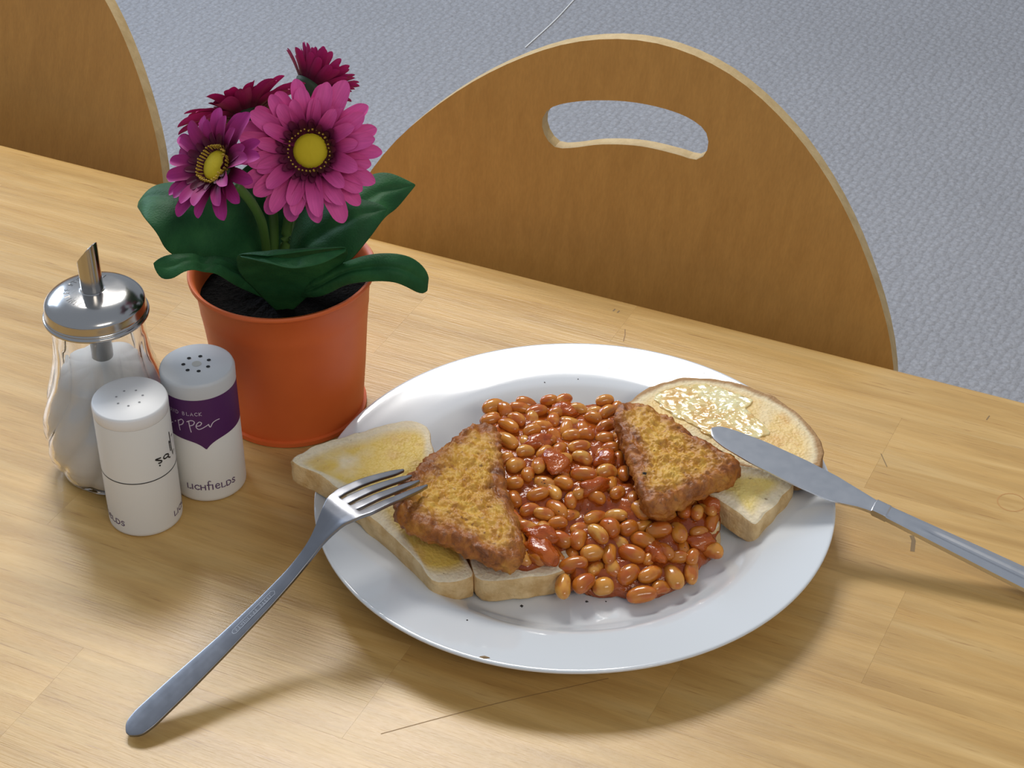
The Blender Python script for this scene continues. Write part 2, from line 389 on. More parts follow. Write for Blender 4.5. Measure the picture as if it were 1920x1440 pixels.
def tpx(*q): return [tuple(atz(x, y)[:2]) for x, y in q]
ribbon([[tuple(s) for s in spline([atz(x, y)[:2] for x, y in [(715, 1376), (830, 1345), (960, 1312), (1060, 1290), (1140, 1272)]], 4)]], .00045, tf, M_SCR, 'scratch', tb)
cr = atz(1897, 942)
ribbon([[(cr[0]+.0072*math.cos(t), cr[1]+.0072*math.sin(t)) for t in np.linspace(0, 2*math.pi, 25)]], .0007, tf, M_RING, 'ring_stain', tb)
ribbon([tpx((1703, 998), (1714, 1000), (1724, 996))], .0012, tf, M_STAIN, 'stain', tb)
ribbon([tpx((1710, 1006), (1713, 1014), (1712, 1022), (1711, 1032))], .0022, tf, M_STAIN, 'stain', tb)
ribbon([tpx((1652, 851), (1657, 862), (1663, 875))], .0005, tf, M_STAIN, 'scratch', tb)
ribbon([tpx((1850, 787), (1855, 780))], .0007, tf, M_STAIN, 'scratch', tb)
ribbon([tpx((1169, 640), (1172, 628), (1172, 618))], .0006, tf, M_SCR, 'scratch', tb)
ribbon([tpx((1150, 583), (1153, 580)), tpx((1158, 586), (1161, 583))], .0009, tf, M_STAIN, 'stain', tb)
ribbon([tpx((1583, 941), (1593, 939))], .0006, tf, M_STAIN, 'scratch', tb)

# ------------------------------------------------------------------ chairs
LEAN = .25; VC = .985; KS = math.sqrt(1+LEAN**2)
nC = np.array([VD[0], VD[1], -LEAN])
def cpt(x, y):
    P = onplane(x, y, nC, VC); return np.array([P@UD, P[2]*KS])
arc = [cpt(*q) for q in [(718, 297), (760, 250), (800, 210), (900, 143), (1000, 96), (1150, 71), (1300, 100), (1400, 155), (1500, 240), (1600, 370), (1660, 490), (1700, 620), (1707, 690)]]
slot = [cpt(*q) for q in [(1021, 232), (1026, 208), (1050, 193), (1110, 187), (1190, 192), (1270, 211), (1318, 237), (1330, 264), (1323, 288), (1304, 298), (1270, 289), (1200, 274), (1130, 270), (1075, 275), (1046, 273), (1030, 257)]]
A_ = np.array(arc); cu, cz, rr0 = -.402, -.051, .183
pol = sorted([(math.atan2(q[1]-cz, q[0]-cu), np.hypot(q[0]-cu, q[1]-cz)) for q in arc])
pa = [-math.pi]+[-2.2, -1.57, -.9]+[x for x, _ in pol]+[math.pi]
prr = [.185]+[.186, .186, .186]+[r for _, r in pol]+[.185]
outl = [(cu+np.interp(t, pa, prr)*math.cos(t), cz+np.interp(t, pa, prr)*math.sin(t)) for t in np.linspace(-math.pi, math.pi, 96, endpoint=False)]
outl = closed_resample([outl[i] for i in range(0, 96, 4)], 96)
sl = closed_resample(slot, 48)
def chair_back_pt(u, s, off):
    bow = -.9*(u-cu)**2 + .0                 # gently bent sheet: sides come forward
    v = VC+LEAN*s/KS+bow+off
    return UD*u+VD*v+np.array([0, 0, s/KS])
THK = .008
def make_chair():
    base = UD*cu+VD*(VC-.2)+np.array([0, 0, FZ])
    t = thing('dining_chair', tuple(base), 'x', 'chair', 'plywood chairs behind the table')
    bm = bmesh.new()
    ov = [bm.verts.new((q[0], q[1], 0)) for q in outl]; sv = [bm.verts.new((q[0], q[1], 0)) for q in sl]
    es = [bm.edges.new((ov[i], ov[(i+1) % len(ov)])) for i in range(len(ov))]+[bm.edges.new((sv[i], sv[(i+1) % len(sv)])) for i in range(len(sv))]
    r = bmesh.ops.triangle_fill(bm, use_beauty=True, edges=es)
    bmesh.ops.subdivide_edges(bm, edges=[e for e in bm.edges if len(e.link_faces) == 2], cuts=3, use_grid_fill=True)
    bmesh.ops.triangulate(bm, faces=bm.faces)
    bm.verts.index_update(); P2 = [(v.co.x, v.co.y) for v in bm.verts]; F2 = [tuple(v.index for v in f.verts) for f in bm.faces]
    bd = [(e.verts[0].index, e.verts[1].index) for e in bm.edges if len(e.link_faces) == 1]; bm.free()
    n = len(P2)
    V = [chair_back_pt(u, s, 0) for u, s in P2]+[chair_back_pt(u, s, THK) for u, s in P2]
    F = F2+[tuple(i+n for i in f[::-1]) for f in F2]
    o = fixn(autosmooth(mk('backrest', V, F, M_CHAIR, t)))
    Ve = []; Fe = []
    for nm, ins in (('ply_edge', False), ('slot_edge', True)):
        Ve = []; Fe = []
        for a_, b_ in bd:
            us, ss = P2[a_]
            if (np.hypot(us-cu, ss-cz) < .165 and ss > .03) != ins: continue
            k = len(Ve); Ve += [V[a_], V[b_], V[b_+n], V[a_+n]]; Fe.append((k, k+1, k+2, k+3))
        e = mk(nm, Ve, Fe, M_PLY, o, smooth=False); e['label'] = 'pale cut plywood edge'
        bm = bmesh.new(); bm.from_mesh(e.data); bmesh.ops.remove_doubles(bm, verts=bm.verts, dist=1e-6); bm.to_mesh(e.data); bm.free()
    # grain marks of the board face stay in the material; seat and frame below the table
    sq = closed_resample([(cu+.19*math.cos(q)*(1 if abs(math.cos(q)) > .1 else 1), VC-.235+.19*math.sin(q)) for q in np.linspace(0, 2*math.pi, 12, endpoint=False)], 40)
    zt, zb = FZ+.45, FZ+.438
    V = [UD*q[0]+VD*q[1]+np.array([0, 0, zt]) for q in sq]+[UD*q[0]+VD*q[1]+np.array([0, 0, zb]) for q in sq]
    m = len(sq); F = [tuple(range(m)), tuple(range(m, 2*m))[::-1]]+[(k, (k+1) % m, m+(k+1) % m, m+k) for k in range(m)]
    fixn(mk('seat', V, F, M_CHAIR, t, smooth=False))
    for su in (-1, 1):
        P = [UD*(cu+su*.17)+VD*(VC-.39)+np.array([0, 0, FZ]), UD*(cu+su*.15)+VD*(VC-.37)+np.array([0, 0, FZ+.43])]
        V, F = tube(P, .011, 10); mk('leg', V, F, M_LEG, t)
        P = spline([UD*(cu+su*.17)+VD*(VC+.03)+np.array([0, 0, FZ]), UD*(cu+su*.14)+VD*(VC-.06)+np.array([0, 0, FZ+.43]), UD*(cu+su*.10)+VD*(VC-.035)+np.array([0, 0, -.17])], 5)
        V, F = tube(P, .011, 10); mk('leg', V, F, M_LEG, t)
    P = [UD*(cu-.15)+VD*(VC-.37)+np.array([0, 0, zb-.011]), UD*(cu-.14)+VD*(VC-.07)+np.array([0, 0, zb-.011]), UD*(cu+.14)+VD*(VC-.07)+np.array([0, 0, zb-.011]), UD*(cu+.15)+VD*(VC-.37)+np.array([0, 0, zb-.011])]
    V, F = tube(P, .009, 8); mk('seat_frame', V, F, M_LEG, t)
    return t
def copy_tree(o, parent=None):
    c = o.copy(); col.objects.link(c); c.parent = parent
    for ch in list(o.children): copy_tree(ch, c)
    return c
ch = make_chair(); ch['label'] = 'round-backed plywood chair with a curved hand slot, directly behind the plate'
c2 = copy_tree(ch); c2['label'] = 'round-backed plywood chair behind the sugar pourer, only its right curve in sight'
c2.location = tuple(np.array(ch.location)+UD*(-.512)+VD*.024); c2.rotation_euler = (0, 0, -.05)

# ------------------------------------------------------------------ plate
PC = np.array([.0304, .8079]); PR = .13
pprof = [(0, .0070), (.030, .0069), (.060, .0068), (.080, .0070), (.0855, .0082), (.0905, .0112), (.0955, .0146), (.1000, .0165), (.112, .0186), (.122, .0202), (.1275, .0211), (.1293, .0212), (.13, .0206), (.1297, .0196), (.127, .0187), (.112, .0158), (.098, .0120), (.088, .0042), (.082, .0022), (.079, .0002), (.075, .0002), (.073, .0022), (.04, .0028), (0, .0028)]
def plate_z(x, y):
    r = math.hypot(x-PC[0], y-PC[1])
    return float(np.interp(r, [q[0] for q in pprof[:11]], [q[1] for q in pprof[:11]]))
pp = [np.array(q) for q in pprof]; pf = []
for i in range(len(pp)-1):
    a_, b_, c_, d_ = pp[max(i-1, 0)], pp[i], pp[i+1], pp[min(i+2, len(pp)-1)]
    for k in range(3):
        t = k/3; q = .5*((2*b_)+(c_-a_)*t+(2*a_-5*b_+4*c_-d_)*t*t+(3*b_-a_-3*c_+d_)*t**3); pf.append((max(q[0], 1e-5), max(q[1], .0001)))
pf.append((1e-5, .0028))
V, F = lathe(pf, 144, PC)
pl = mk('dinner_plate', V, F, M_PLATE, origin=(PC[0], PC[1], 0)); fixn(pl); tag(pl, 'white china dinner plate with a wide rim, holding the beans and toast', 'plate')
q = atz(908, 1235, .0205)
V, F = tube([q+np.array([-.003, .0006, .0002]), q+np.array([0, 0, -.0002]), q+np.array([.003, -.0002, .0001])], [.0004, .0015, .0004], 6); mk('rim_chip', V, F, M_STAIN, pl)['label'] = 'dark chip in the rim'

# ------------------------------------------------------------------ slabs: bread and potato
def slab(outline, zf, thick, n=110, rings=20, rnd=.0035, rough=0., rs=300., seed=0, bulge=0., side_rough=0.):
    """outline: world xy; zf(x,y): top surface; returns verts, faces, per-face class (0 top,1 side,2 bottom), inset attribute"""
    O = closed_resample(outline, n); C = O.mean(0)
    V = []; A = []; cls = []; F = []
    dist = np.linalg.norm(O-C, axis=1)
    nseg = 5
    prof = []
    for k in range(rings): prof.append((1-(k/rings), 'top'))
    prof = prof[::-1]                         # from centre outwards (fraction of radius)
    for fr, _ in prof:
        for i in range(n):
            d = (O[i]-C); L = dist[i]; e = fr*(L-rnd)/L
            V.append((C[0]+d[0]*e, C[1]+d[1]*e, 0., 1-fr)); A.append(min(1, (1-fr)*L/.03))
    drop = [0]*rings
    off = []
    for k in range(1, nseg+1):                # rounded shoulder
        an = math.pi/2*k/nseg; off.append((-rnd+rnd*math.sin(an), -rnd+rnd*math.cos(an)))
    for k in range(1, 4): off.append((0., -rnd-(thick-2*rnd)*k/3))
    for k in range(1, nseg): 
        an = math.pi/2*k/nseg; off.append((-rnd+rnd*math.cos(an), -thick+rnd-rnd*math.sin(an)))
    off.append((-rnd*1.2, -thick))
    for dr, dz in off:
        for i in range(n):
            d = (O[i]-C)/dist[i]; P = O[i]+d*dr
            V.append((P[0], P[1], dz, -1)); A.append(0.)
    V.append((C[0], C[1], 0., 1.)); A.append(1.); ci = len(V)-1
    V.append((C[0], C[1], -thick, -1)); A.append(0.); cb = len(V)-1
    R = rings+len(off)
    for i in range(n): F.append((ci, i, (i+1) % n)); cls.append(0)
    for r in range(R-1):
        for i in range(n):
            F.append((r*n+i, (r+1)*n+i, (r+1)*n+(i+1) % n, r*n+(i+1) % n)); cls.append(0 if r < rings+1 else 1)
    for i in range(n): F.append((cb, (R-1)*n+(i+1) % n, (R-1)*n+i)); cls.append(2)
    W = []
    for (x, y, dz, fr) in V:
        z = zf(x, y)+dz
        if fr >= 0: z += bulge*math.sin(min(1, fr*1.6)*math.pi/2)
        if rough:
            top = 1. if dz > -thick*.7 else .3
            z += rough*top*(nz(x+seed, y, dz, rs)+.6*nz(x, y+seed, dz, rs*2.3))
            k = side_rough*(nz(x+seed, y, dz*2, rs*.8)) if dz < 0 else 0
            dd = np.array([x, y])-C; L = np.linalg.norm(dd)+1e-9; x += dd[0]/L*k; y += dd[1]/L*k
        W.append((x, y, z))
    return W, F, cls, A
def set_attr(me, A):
    at = me.attributes.new('inset', 'FLOAT', 'POINT'); at.data.foreach_set('value', A)
def planef(n, k): return lambda x, y: k-n[0]*x-n[1]*y
def outl_on(pts, n, k): return [onplane(x, y, n, k)[:2] for x, y in pts]
def toast(name, pts, pl3, thick, mcr, mcru, label, rnd=.002, seed=0, rough=.0006, cat='toast'):
    n, k = plane3(*pl3); W, F, cls, A = slab(outl_on(pts, n, k), planef(n, k), thick, rnd=rnd, rough=rough, rs=170, seed=seed, side_rough=.0012)
    W = np.array(W); c = W.mean(0); zb = W[:, 2].min()
    t = thing(name, (c[0], c[1], zb), label, cat)
    for nm, want, mm in (('crumb', (0, 2), mcr), ('crust', (1,), mcru)):
        idx = {}; VV = []; FF = []; AA = []
        for f, cc in zip(F, cls):
            if cc in want:
                g = []
                for i in f:
                    if i not in idx: idx[i] = len(VV); VV.append(W[i]); AA.append(A[i])
                    g.append(idx[i])
                FF.append(tuple(g))
        o = mk(nm, VV, FF, mm, t); set_attr(o.data, AA)
        if nm == 'crust': o['label'] = 'browned crust'
    return t, n, k
toast('toast_slice', [(549, 856), (600, 830), (640, 817), (690, 803), (730, 792), (765, 787), (794, 792), (806, 808), (809, 830), (826, 880), (848, 950), (870, 1030), (887, 1074), (880, 1084), (845, 1093), (810, 1088), (790, 1062), (760, 1028), (695, 970), (637, 918), (590, 885), (555, 870)],
      ((548, 868, .0375), (800, 800, .033), (888, 1070, .0215)), .0135, M_CRUMB, M_CRUST, 'pale buttered toast slice hanging over the plate rim, under the fork', seed=3)
toast('toast_slice', [(878, 1042), (886, 1068), (898, 1088), (930, 1090), (1000, 1082), (1044, 1074), (1120, 1040), (1200, 1012), (1320, 998), (1350, 988), (1345, 968), (1290, 900), (1220, 830), (1150, 775), (1118, 760), (1070, 760), (980, 790), (900, 830), (860, 900), (858, 980)],
      ((890, 1060, .0215), (1340, 1000, .0195), (1100, 765, .0215)), .0135, M_CRUMB2, M_CRUST, 'pale toast slice lying flat beneath the heap of beans', seed=9)
toast('toast_slice', [(1168, 762), (1185, 744), (1210, 728), (1245, 714), (1290, 706), (1345, 709), (1420, 728), (1480, 759), (1518, 792), (1538, 822), (1545, 850), (1540, 872), (1518, 890), (1485, 896), (1420, 884), (1330, 850), (1250, 806), (1195, 780)],
      ((1180, 745, .0285), (1420, 725, .0300), (1545, 850, .0295)), .0090, M_CRUMB3, M_CRUST2, 'rounded toast slice with brown crust and glossy melted butter, under the knife tip', seed=5)
toast('toast_slice', [(1417, 983), (1440, 962), (1470, 930), (1487, 906), (1478, 893), (1440, 880), (1380, 868), (1320, 862), (1285, 880), (1295, 905), (1325, 925), (1357, 944), (1390, 966)],
      ((1417, 982, .0235), (1487, 905, .0275), (1330, 890, .0300)), .0150, M_CRUMB4, M_CRUST, 'small cut corner of buttered toast poking out beneath the hash brown near the knife', seed=14)
# butter lumps on the round slice
nR, kR = plane3((1180, 745, .0285), (1420, 725, .0300), (1545, 850, .0295))
rt = [o for o in bpy.data.objects if o.name.startswith('toast_slice') and 'rounded' in o.get('label', '')][0]
bo = [(1228, 742), (1262, 728), (1300, 722), (1345, 726), (1385, 742), (1412, 752), (1400, 768), (1425, 790), (1440, 815), (1410, 822), (1375, 812), (1340, 822), (1300, 800), (1262, 778), (1240, 762)]
W, F, cls, A = slab(outl_on(bo, nR, kR), lambda x, y: planef(nR, kR)(x, y)+.0007, .0012, n=120, rings=30, rnd=.0005, rough=.0005, rs=300, seed=21, side_rough=.002)
mk('butter', W, F, M_BUTTER, rt)['label'] = 'glossy half-melted butter'
def crumple(W, F, seed):
    N = np.zeros_like(W)
    for f in F:
        n_ = np.cross(W[f[1]]-W[f[0]], W[f[2]]-W[f[0]])
        for i in f: N[i] += n_
    L = np.linalg.norm(N, axis=1)+1e-15; N /= L[:, None]
    for i in range(len(W)):
        x, y, z = W[i]; q = Vector((x+seed, y-seed, z))
        a_ = noise.noise(q*130)*.0009+noise.noise(q*330)*.0008
        a_ += (.5-abs(noise.noise(q*560)))*.0007+noise.noise(q*1300)*.00015
        edge = .72 if N[i][2] > .9 else 1.8
        W[i] = W[i]+N[i]*a_*edge
    return W
def hashbrown(pts, pl3, thick, label, seed):
    n, k = plane3(*pl3)
    W, F, cls, A = slab(outl_on(pts, n, k), planef(n, k), thick, n=230, rings=64, rnd=.0050, rough=0., rs=330, seed=seed, bulge=.0004)
    W = crumple(np.array(W), F, seed); c = W.mean(0); o = mk('hash_brown', W, F, M_HASH, origin=(c[0], c[1], W[:, 2].min())); set_attr(o.data, A)
    return tag(o, label, 'hash brown', 'hash browns')
hashbrown([(872, 797), (895, 788), (922, 792), (937, 806), (945, 860), (958, 930), (978, 985), (984, 1015), (975, 1040), (960, 1047), (920, 1036), (860, 1012), (790, 985), (752, 965), (735, 935), (742, 905), (780, 865), (830, 825)],
          ((885, 792, .0470), (980, 1020, .0405), (742, 920, .0490)), .0118, 'golden triangular hash brown under the fork tines', 2)
hashbrown([(1150, 770), (1160, 752), (1185, 745), (1215, 752), (1290, 795), (1345, 828), (1388, 856), (1391, 868), (1375, 884), (1330, 905), (1280, 930), (1240, 948), (1215, 945), (1200, 925), (1185, 870), (1165, 815)],
          ((1160, 762, .0490), (1390, 862, .0410), (1225, 945, .0420)), .0118, 'golden triangular hash brown beside the knife tip with a black peppercorn speck', 8)

# ------------------------------------------------------------------ beans
ctrl = [((1200, 1112), .0118), ((1060, 1090), .0120), ((1120, 1105), .0118), ((1340, 1035), .0125), ((1290, 1085), .0120), ((1080, 1062), .0215), ((1150, 1060), .0190), ((1210, 1050), .0190), ((1290, 1030), .0180), ((1250, 1000), .0245), ((1120, 1000), .0270),
        ((1000, 1030), .0270), ((1010, 990), .0290), ((960, 900), .0330), ((1100, 900), .0330), ((1180, 930), .0310), ((1090, 840), .0345), ((1000, 850), .0350), ((960, 800), .0345), ((930, 765), .0300), ((1050, 755), .0285), ((1150, 755), .0300), ((1300, 960), .0260), ((1350, 945), .0250), ((1345, 985), .0190)]
cw = [(atz(*q, z)[:2], z) for q, z in ctrl]
def HB(x, y):
    s = 0; ws = 0
    for c, z in cw:
        d2 = (x-c[0])**2+(y-c[1])**2+1e-6; w_ = 1/d2**1.5; s += w_*z; ws += w_
    return s/ws
def onheap(px, py):
    z = .028
    for _ in range(14):
        P = atz(px, py, z); z += .6*(HB(P[0], P[1])-z)
    return atz(px, py, z)
# sauce body
so = [(912, 775), (960, 752), (1030, 752), (1090, 756), (1140, 752), (1185, 770), (1215, 850), (1260, 920), (1330, 925), (1352, 965), (1334, 1026), (1298, 1070), (1240, 1098), (1170, 1102), (1064, 1092), (1050, 1070), (975, 1058), (940, 1000), (915, 900), (905, 830)]
outw = [onheap(*q)[:2] for q in so]
W, F, cls, A = slab(outw, lambda x, y: HB(x, y)-.0002, .009, n=150, rings=44, rnd=.0035, rough=.0017, rs=170, seed=4, side_rough=.002)
W = np.array(W)
for i in range(len(W)): W[i, 2] = max(W[i, 2], plate_z(W[i, 0], W[i, 1])+.0003)
so_ = mk('tomato_sauce', W, F, M_SAUCE, origin=(W[:, 0].mean(), W[:, 1].mean(), W[:, 2].min())); tag(so_, 'thick glossy red tomato sauce around the baked beans', 'sauce', kind='stuff')
# bean mesh, long axis x
def bean_mesh(kink):
    V = []; F = []; nu, nv = 14, 9
    for j in range(nv+1):
        th = math.pi*j/nv; x = -math.cos(th); r = math.sin(th)**.85
        for k in range(nu):
            a_ = 2*math.pi*k/nu; y = r*math.cos(a_); z = r*math.sin(a_)
            y2 = y*(1-.12*math.exp(-(x/.35)**2)*(y < 0)*abs(y)) + kink*(x*x-.3)*-1
            V.append((x*.0062, y2*.0041, z*.0039))
    for j in range(nv):
        for k in range(nu): F.append((j*nu+k, j*nu+(k+1) % nu, (j+1)*nu+(k+1) % nu, (j+1)*nu+k))
    me = bpy.data.meshes.new('bean'); me.from_pydata(V, [], F); me.materials.append(M_BEAN)
    me.polygons.foreach_set('use_smooth', [True]*len(me.polygons)); me.update()
    bm = bmesh.new(); bm.from_mesh(me); bmesh.ops.remove_doubles(bm, verts=bm.verts, dist=1e-6); bmesh.ops.recalc_face_normals(bm, faces=bm.faces); bm.to_mesh(me); bm.free()
    me.polygons.foreach_set('use_smooth', [True]*len(me.polygons))
    return me
bmeshes = [bean_mesh(k) for k in (.0, .12, .28)]
placed = []
def bean(P, yaw, tilt, sc_, roll=0., me=None):
    o = bpy.data.objects.new('baked_bean', me or random.choice(bmeshes)); col.objects.link(o)
    o.location = tuple(P); o.rotation_euler = (roll, tilt, yaw); o.scale = (sc_[0], sc_[1], sc_[2])
    placed.append(np.array(P)); 
    if P[2] < .0145: lb = 'baked bean resting on the bare white plate at the foot of the heap'
    elif P[1] > .853: lb = 'baked bean along the heap edge facing the empty chair'
    elif P[0] < .012: lb = 'baked bean in sauce close against the hash brown under the fork'
    elif P[0] > .078: lb = 'baked bean in sauce below the hash brown beside the knife'
    elif P[1] < .775: lb = 'baked bean on the sauce slope just above the lowest row of beans'
    else: lb = 'baked bean in the middle of the sauce heap between the two hash browns'
    return tag(o, lb, 'bean', 'baked beans on the plate')
BE = [(1080, 1330, 180, 110, 5), (840, 1280, 130, 120, 0), (715, 1260, 140, 120, 35), (590, 1280, 140, 100, 85), (650, 1145, 180, 108, 4), (1000, 1205, 140, 120, 30), (1135, 1205, 155, 100, 25), (1280, 1220, 170, 125, -62), (1395, 1185, 140, 90, 80), (1515, 1050, 155, 118, -15), (1310, 1095, 90, 85, 0), (1400, 1095, 95, 80, 60),
      (1020, 1075, 190, 115, -25), (880, 1075, 145, 90, 80), (770, 1070, 145, 110, 10), (1090, 990, 155, 100, -20), (685, 985, 115, 105, 60), (810, 950, 140, 95, -40), (885, 910, 125, 110, -50), (1000, 915, 120, 105, 20), (1190, 925, 155, 110, 2), (1310, 940, 150, 105, -75), (1355, 805, 110, 90, 70), (1430, 815, 95, 70, 70), (1080, 800, 135, 115, -50), (1220, 830, 150, 90, 5),
      (790, 845, 155, 80, 22), (920, 835, 140, 80, -8), (570, 985, 140, 100, -20), (555, 880, 110, 80, 0), (550, 795, 165, 95, -42), (430, 700, 140, 85, 10), (530, 690, 125, 80, -50), (640, 740, 100, 70, 80), (590, 630, 130, 90, -25), (720, 575, 160, 100, -10), (290, 520, 120, 100, 20), (370, 575, 105, 85, 75), (435, 520, 115, 90, 80), (280, 630, 90, 75, 0),
      (240, 365, 150, 90, -32), (250, 270, 140, 82, -35), (135, 235, 120, 65, 10), (300, 230, 110, 80, -30), (150, 150, 140, 95, 20), (222, 175, 110, 90, -60), (315, 160, 135, 75, -5), (420, 180, 135, 80, 12), (500, 112, 95, 70, 0), (590, 108, 95, 70, 20), (610, 290, 110, 65, 75), (530, 235, 95, 65, 85), (730, 325, 110, 90, -10), (850, 350, 115, 82, 0), (690, 400, 135, 72, 8), (710, 470, 125, 82, -15),
      (850, 112, 110, 65, 10), (860, 185, 110, 80, 30), (780, 220, 105, 75, -20), (850, 280, 120, 82, 20), (890, 410, 100, 75, 0), (970, 570, 105, 70, 80), (860, 560, 130, 100, 15), (550, 190, 110, 80, 15), (680, 165, 115, 75, -5), (490, 360, 110, 65, -5), (380, 800, 130, 85, 15), (470, 825, 130, 85, -10), (470, 440, 110, 75, 40), (590, 480, 110, 75, 15), (800, 720, 110, 75, -20), (700, 690, 110, 75, 30), (930, 690, 100, 75, 40), (640, 330, 100, 70, 0), (390, 300, 110, 75, 15), (350, 430, 100, 75, 10), (1500, 790, 120, 85, -40), (1520, 880, 110, 80, 60), (1440, 940, 110, 80, 10), (1230, 1060, 120, 90, -50), (480, 1000, 130, 90, 60), (430, 1100, 120, 85, -30)]
for (x, y, L, wd, an) in BE:
    P = onheap(880+x/3.348, 720+y/3.348); P[2] += .0008
    d = P[1]*cp+(CAMH-P[2])*sp_; k = d/FPX/3.348
    # image angle -> plan yaw (vertical image extent is foreshortened on the flat)
    yaw = math.atan2(math.sin(math.radians(an))/.64, math.cos(math.radians(an)))
    Lw = L*k*math.hypot(math.cos(math.radians(an)), math.sin(math.radians(an))/.8)/2
    bean(P, yaw, random.uniform(-.25, .25), (min(max(1.1*Lw/.0062, .80), 1.25), min(max(1.1*wd*k/2/.0041, .85), 1.2), min(max(1.08*wd*k/2/.0041, .85), 1.1)), random.uniform(-.5, .5))
# the rest of the heap, lower between the big ones
poly = np.array(outw)
def inside(x, y):
    c = False; j = len(poly)-1
    for i in range(len(poly)):
        if (poly[i][1] > y) != (poly[j][1] > y) and x < (poly[j][0]-poly[i][0])*(y-poly[i][1])/(poly[j][1]-poly[i][1])+poly[i][0]: c = not c
        j = i
    return c
tries = 0; extra = 0
while tries < 6000 and extra < 70:
    tries += 1
    x = random.uniform(poly[:, 0].min(), poly[:, 0].max()); y = random.uniform(poly[:, 1].min(), poly[:, 1].max())
    if not inside(x, y): continue
    z = HB(x, y)-random.uniform(.0005, .0022); P = np.array([x, y, z])
    if z < plate_z(x, y)+.004: continue
    if min(np.linalg.norm(P-q) for q in placed) < .0078: continue
    s = random.uniform(.85, 1.0); bean(P, random.uniform(0, math.pi), random.uniform(-.5, .5), (s, s, s), random.uniform(-1, 1)); extra += 1
# tomato pieces
TLAB = ['largest soft red tomato piece in the middle of the bean heap', 'red tomato piece above the flat toast corner by the hash brown under the fork', 'slim bright red tomato strip in the centre of the beans', 'small red tomato piece beside the long side of the hash brown near the knife',
        'red tomato piece at the heap edge facing the empty chair', 'red tomato piece beside the upper corner of the hash brown under the fork', 'red tomato piece against the cut corner of toast', 'red tomato piece above the plate-side bean row under the hash brown near the knife',
        'small red tomato piece on the front slope of the beans', 'red tomato piece touching the lower corner of the hash brown under the fork']
def chunk(px, py, L, W_, H_, yaw, seed, dz=.001):
    P = onheap(px, py)+np.array([0, 0, dz]); V = []; F = []; nu, nv = 20, 12
    for j in range(nv+1):
        th = math.pi*j/nv
        for k in range(nu):
            a_ = 2*math.pi*k/nu; d = Vector((-math.cos(th), math.sin(th)*math.cos(a_), math.sin(th)*math.sin(a_)))
            f = 1+.42*noise.noise(d*1.6+Vector((seed*3.1, 0, 0)))+.12*noise.noise(d*4+Vector((seed, 2, 0)))
            x, y, z = d.x*L*f, d.y*W_*f, d.z*H_*f
            V.append((P[0]+x*math.cos(yaw)-y*math.sin(yaw), P[1]+x*math.sin(yaw)+y*math.cos(yaw), P[2]+z))
    for j in range(nv):
        for k in range(nu): F.append((j*nu+k, j*nu+(k+1) % nu, (j+1)*nu+(k+1) % nu, (j+1)*nu+k))
    o = mk('tomato_piece', V, F, M_TOMATO, origin=tuple(P)); fixn(o)
    return tag(o, TLAB[seed-1], 'tomato', 'tomato pieces in the beans')
for i, (x, y, L, W_, yw) in enumerate([(540, 500, .0115, .007, 1.9), (450, 1060, .0115, .0065, 2.2), (780, 655, .0095, .0042, .45), (860, 480, .007, .005, .8), (600, 180, .0075, .005, -.5), (430, 380, .008, .005, .3), (1500, 760, .0075, .0045, -.9), (1440, 1000, .007, .005, .3), (1180, 1070, .0075, .005, -1.2), (460, 960, .008, .005, -.3)]):
    chunk(880+x/3.348, 720+y/3.348, L, W_, .0042, yw, i+1)
# pepper specks on plate and food
V = []; F = []
def flake(P, s):
    n0 = len(V); r = random.uniform(0, 3)
    for k in range(4): V.append((P[0]+s*math.cos(r+k*1.57)*random.uniform(.6, 1.2), P[1]+s*math.sin(r+k*1.57)*random.uniform(.6, 1.2), P[2]))
    V.append((P[0], P[1], P[2]+s*.7)); F.extend([(n0+k, n0+(k+1) % 4, n0+4) for k in range(4)]); F.append((n0+3, n0+2, n0+1, n0))
def onplate(px, py):
    z = .012
    for _ in range(20): P = atz(px, py, z); z += .5*(plate_z(P[0], P[1])-z)
    return atz(px, py, z)
for (x, y, s) in [(1021, 717, .0006), (1084, 711, .0006), (1142, 691, .0005), (1035, 663, .0004), (978, 1136, .0012), (1100, 1128, .0010), (1136, 1128, .0006), (876, 1163, .0008), (1320, 700, .0005)]: flake(onplate(x, y), s)
nH, kH = plane3((1160, 762, .0490), (1390, 862, .0410), (1225, 945, .0420))
flake(onplane(1208, 889, nH, kH)+np.array([0, 0, .0004]), .0014)
for i in range(45):
    x = random.uniform(930, 1320); y = random.uniform(770, 1060)
    flake(onheap(x, y)+np.array([0, 0, .0042]), random.uniform(.0003, .0006))
o = mk('ground_pepper', V, F, M_PEPPER, smooth=False, origin=(PC[0], PC[1], .007)); tag(o, 'scattered dark flecks of ground pepper on plate and beans', 'pepper', kind='stuff')

# ------------------------------------------------------------------ flower pot
PT = np.array([-.1197, .9130])
prof = [(1e-5, .0005), (.0375, .0005), (.0400, .0005), (.0400, .0030), (.0383, .0034), (.0410, .0300), (.0432, .0560), (.0443, .0660), (.0446, .0672), (.0447, .0700), (.0462, .0840), (.0480, .0858), (.0492, .0868), (.0494, .0880), (.0488, .0890), (.0474, .0888), (.0456, .0860), (.0440, .0700), (.0425, .0600), (1e-5, .0600)]
V, F = lathe(prof, 96, PT)
plant = thing('potted_gerbera', (PT[0], PT[1], 0), 'artificial pink gerbera with broad green leaves in an orange pot', 'potted plant')
po = autosmooth(fixn(mk('pot', V, F, M_POT, plant)), 50); po['label'] = 'plain orange plastic pot'
V, F = lathe([(1e-5, .0735), (.012, .0740), (.025, .0725), (.036, .0735), (.0446, .0725)], 60, PT, rf=lambda r, z, a, i: r)
V = [(x, y, z+.0022*nz(x, y, 0, 260)) for x, y, z in V]; mk('soil', V, F, M_SOIL, plant)
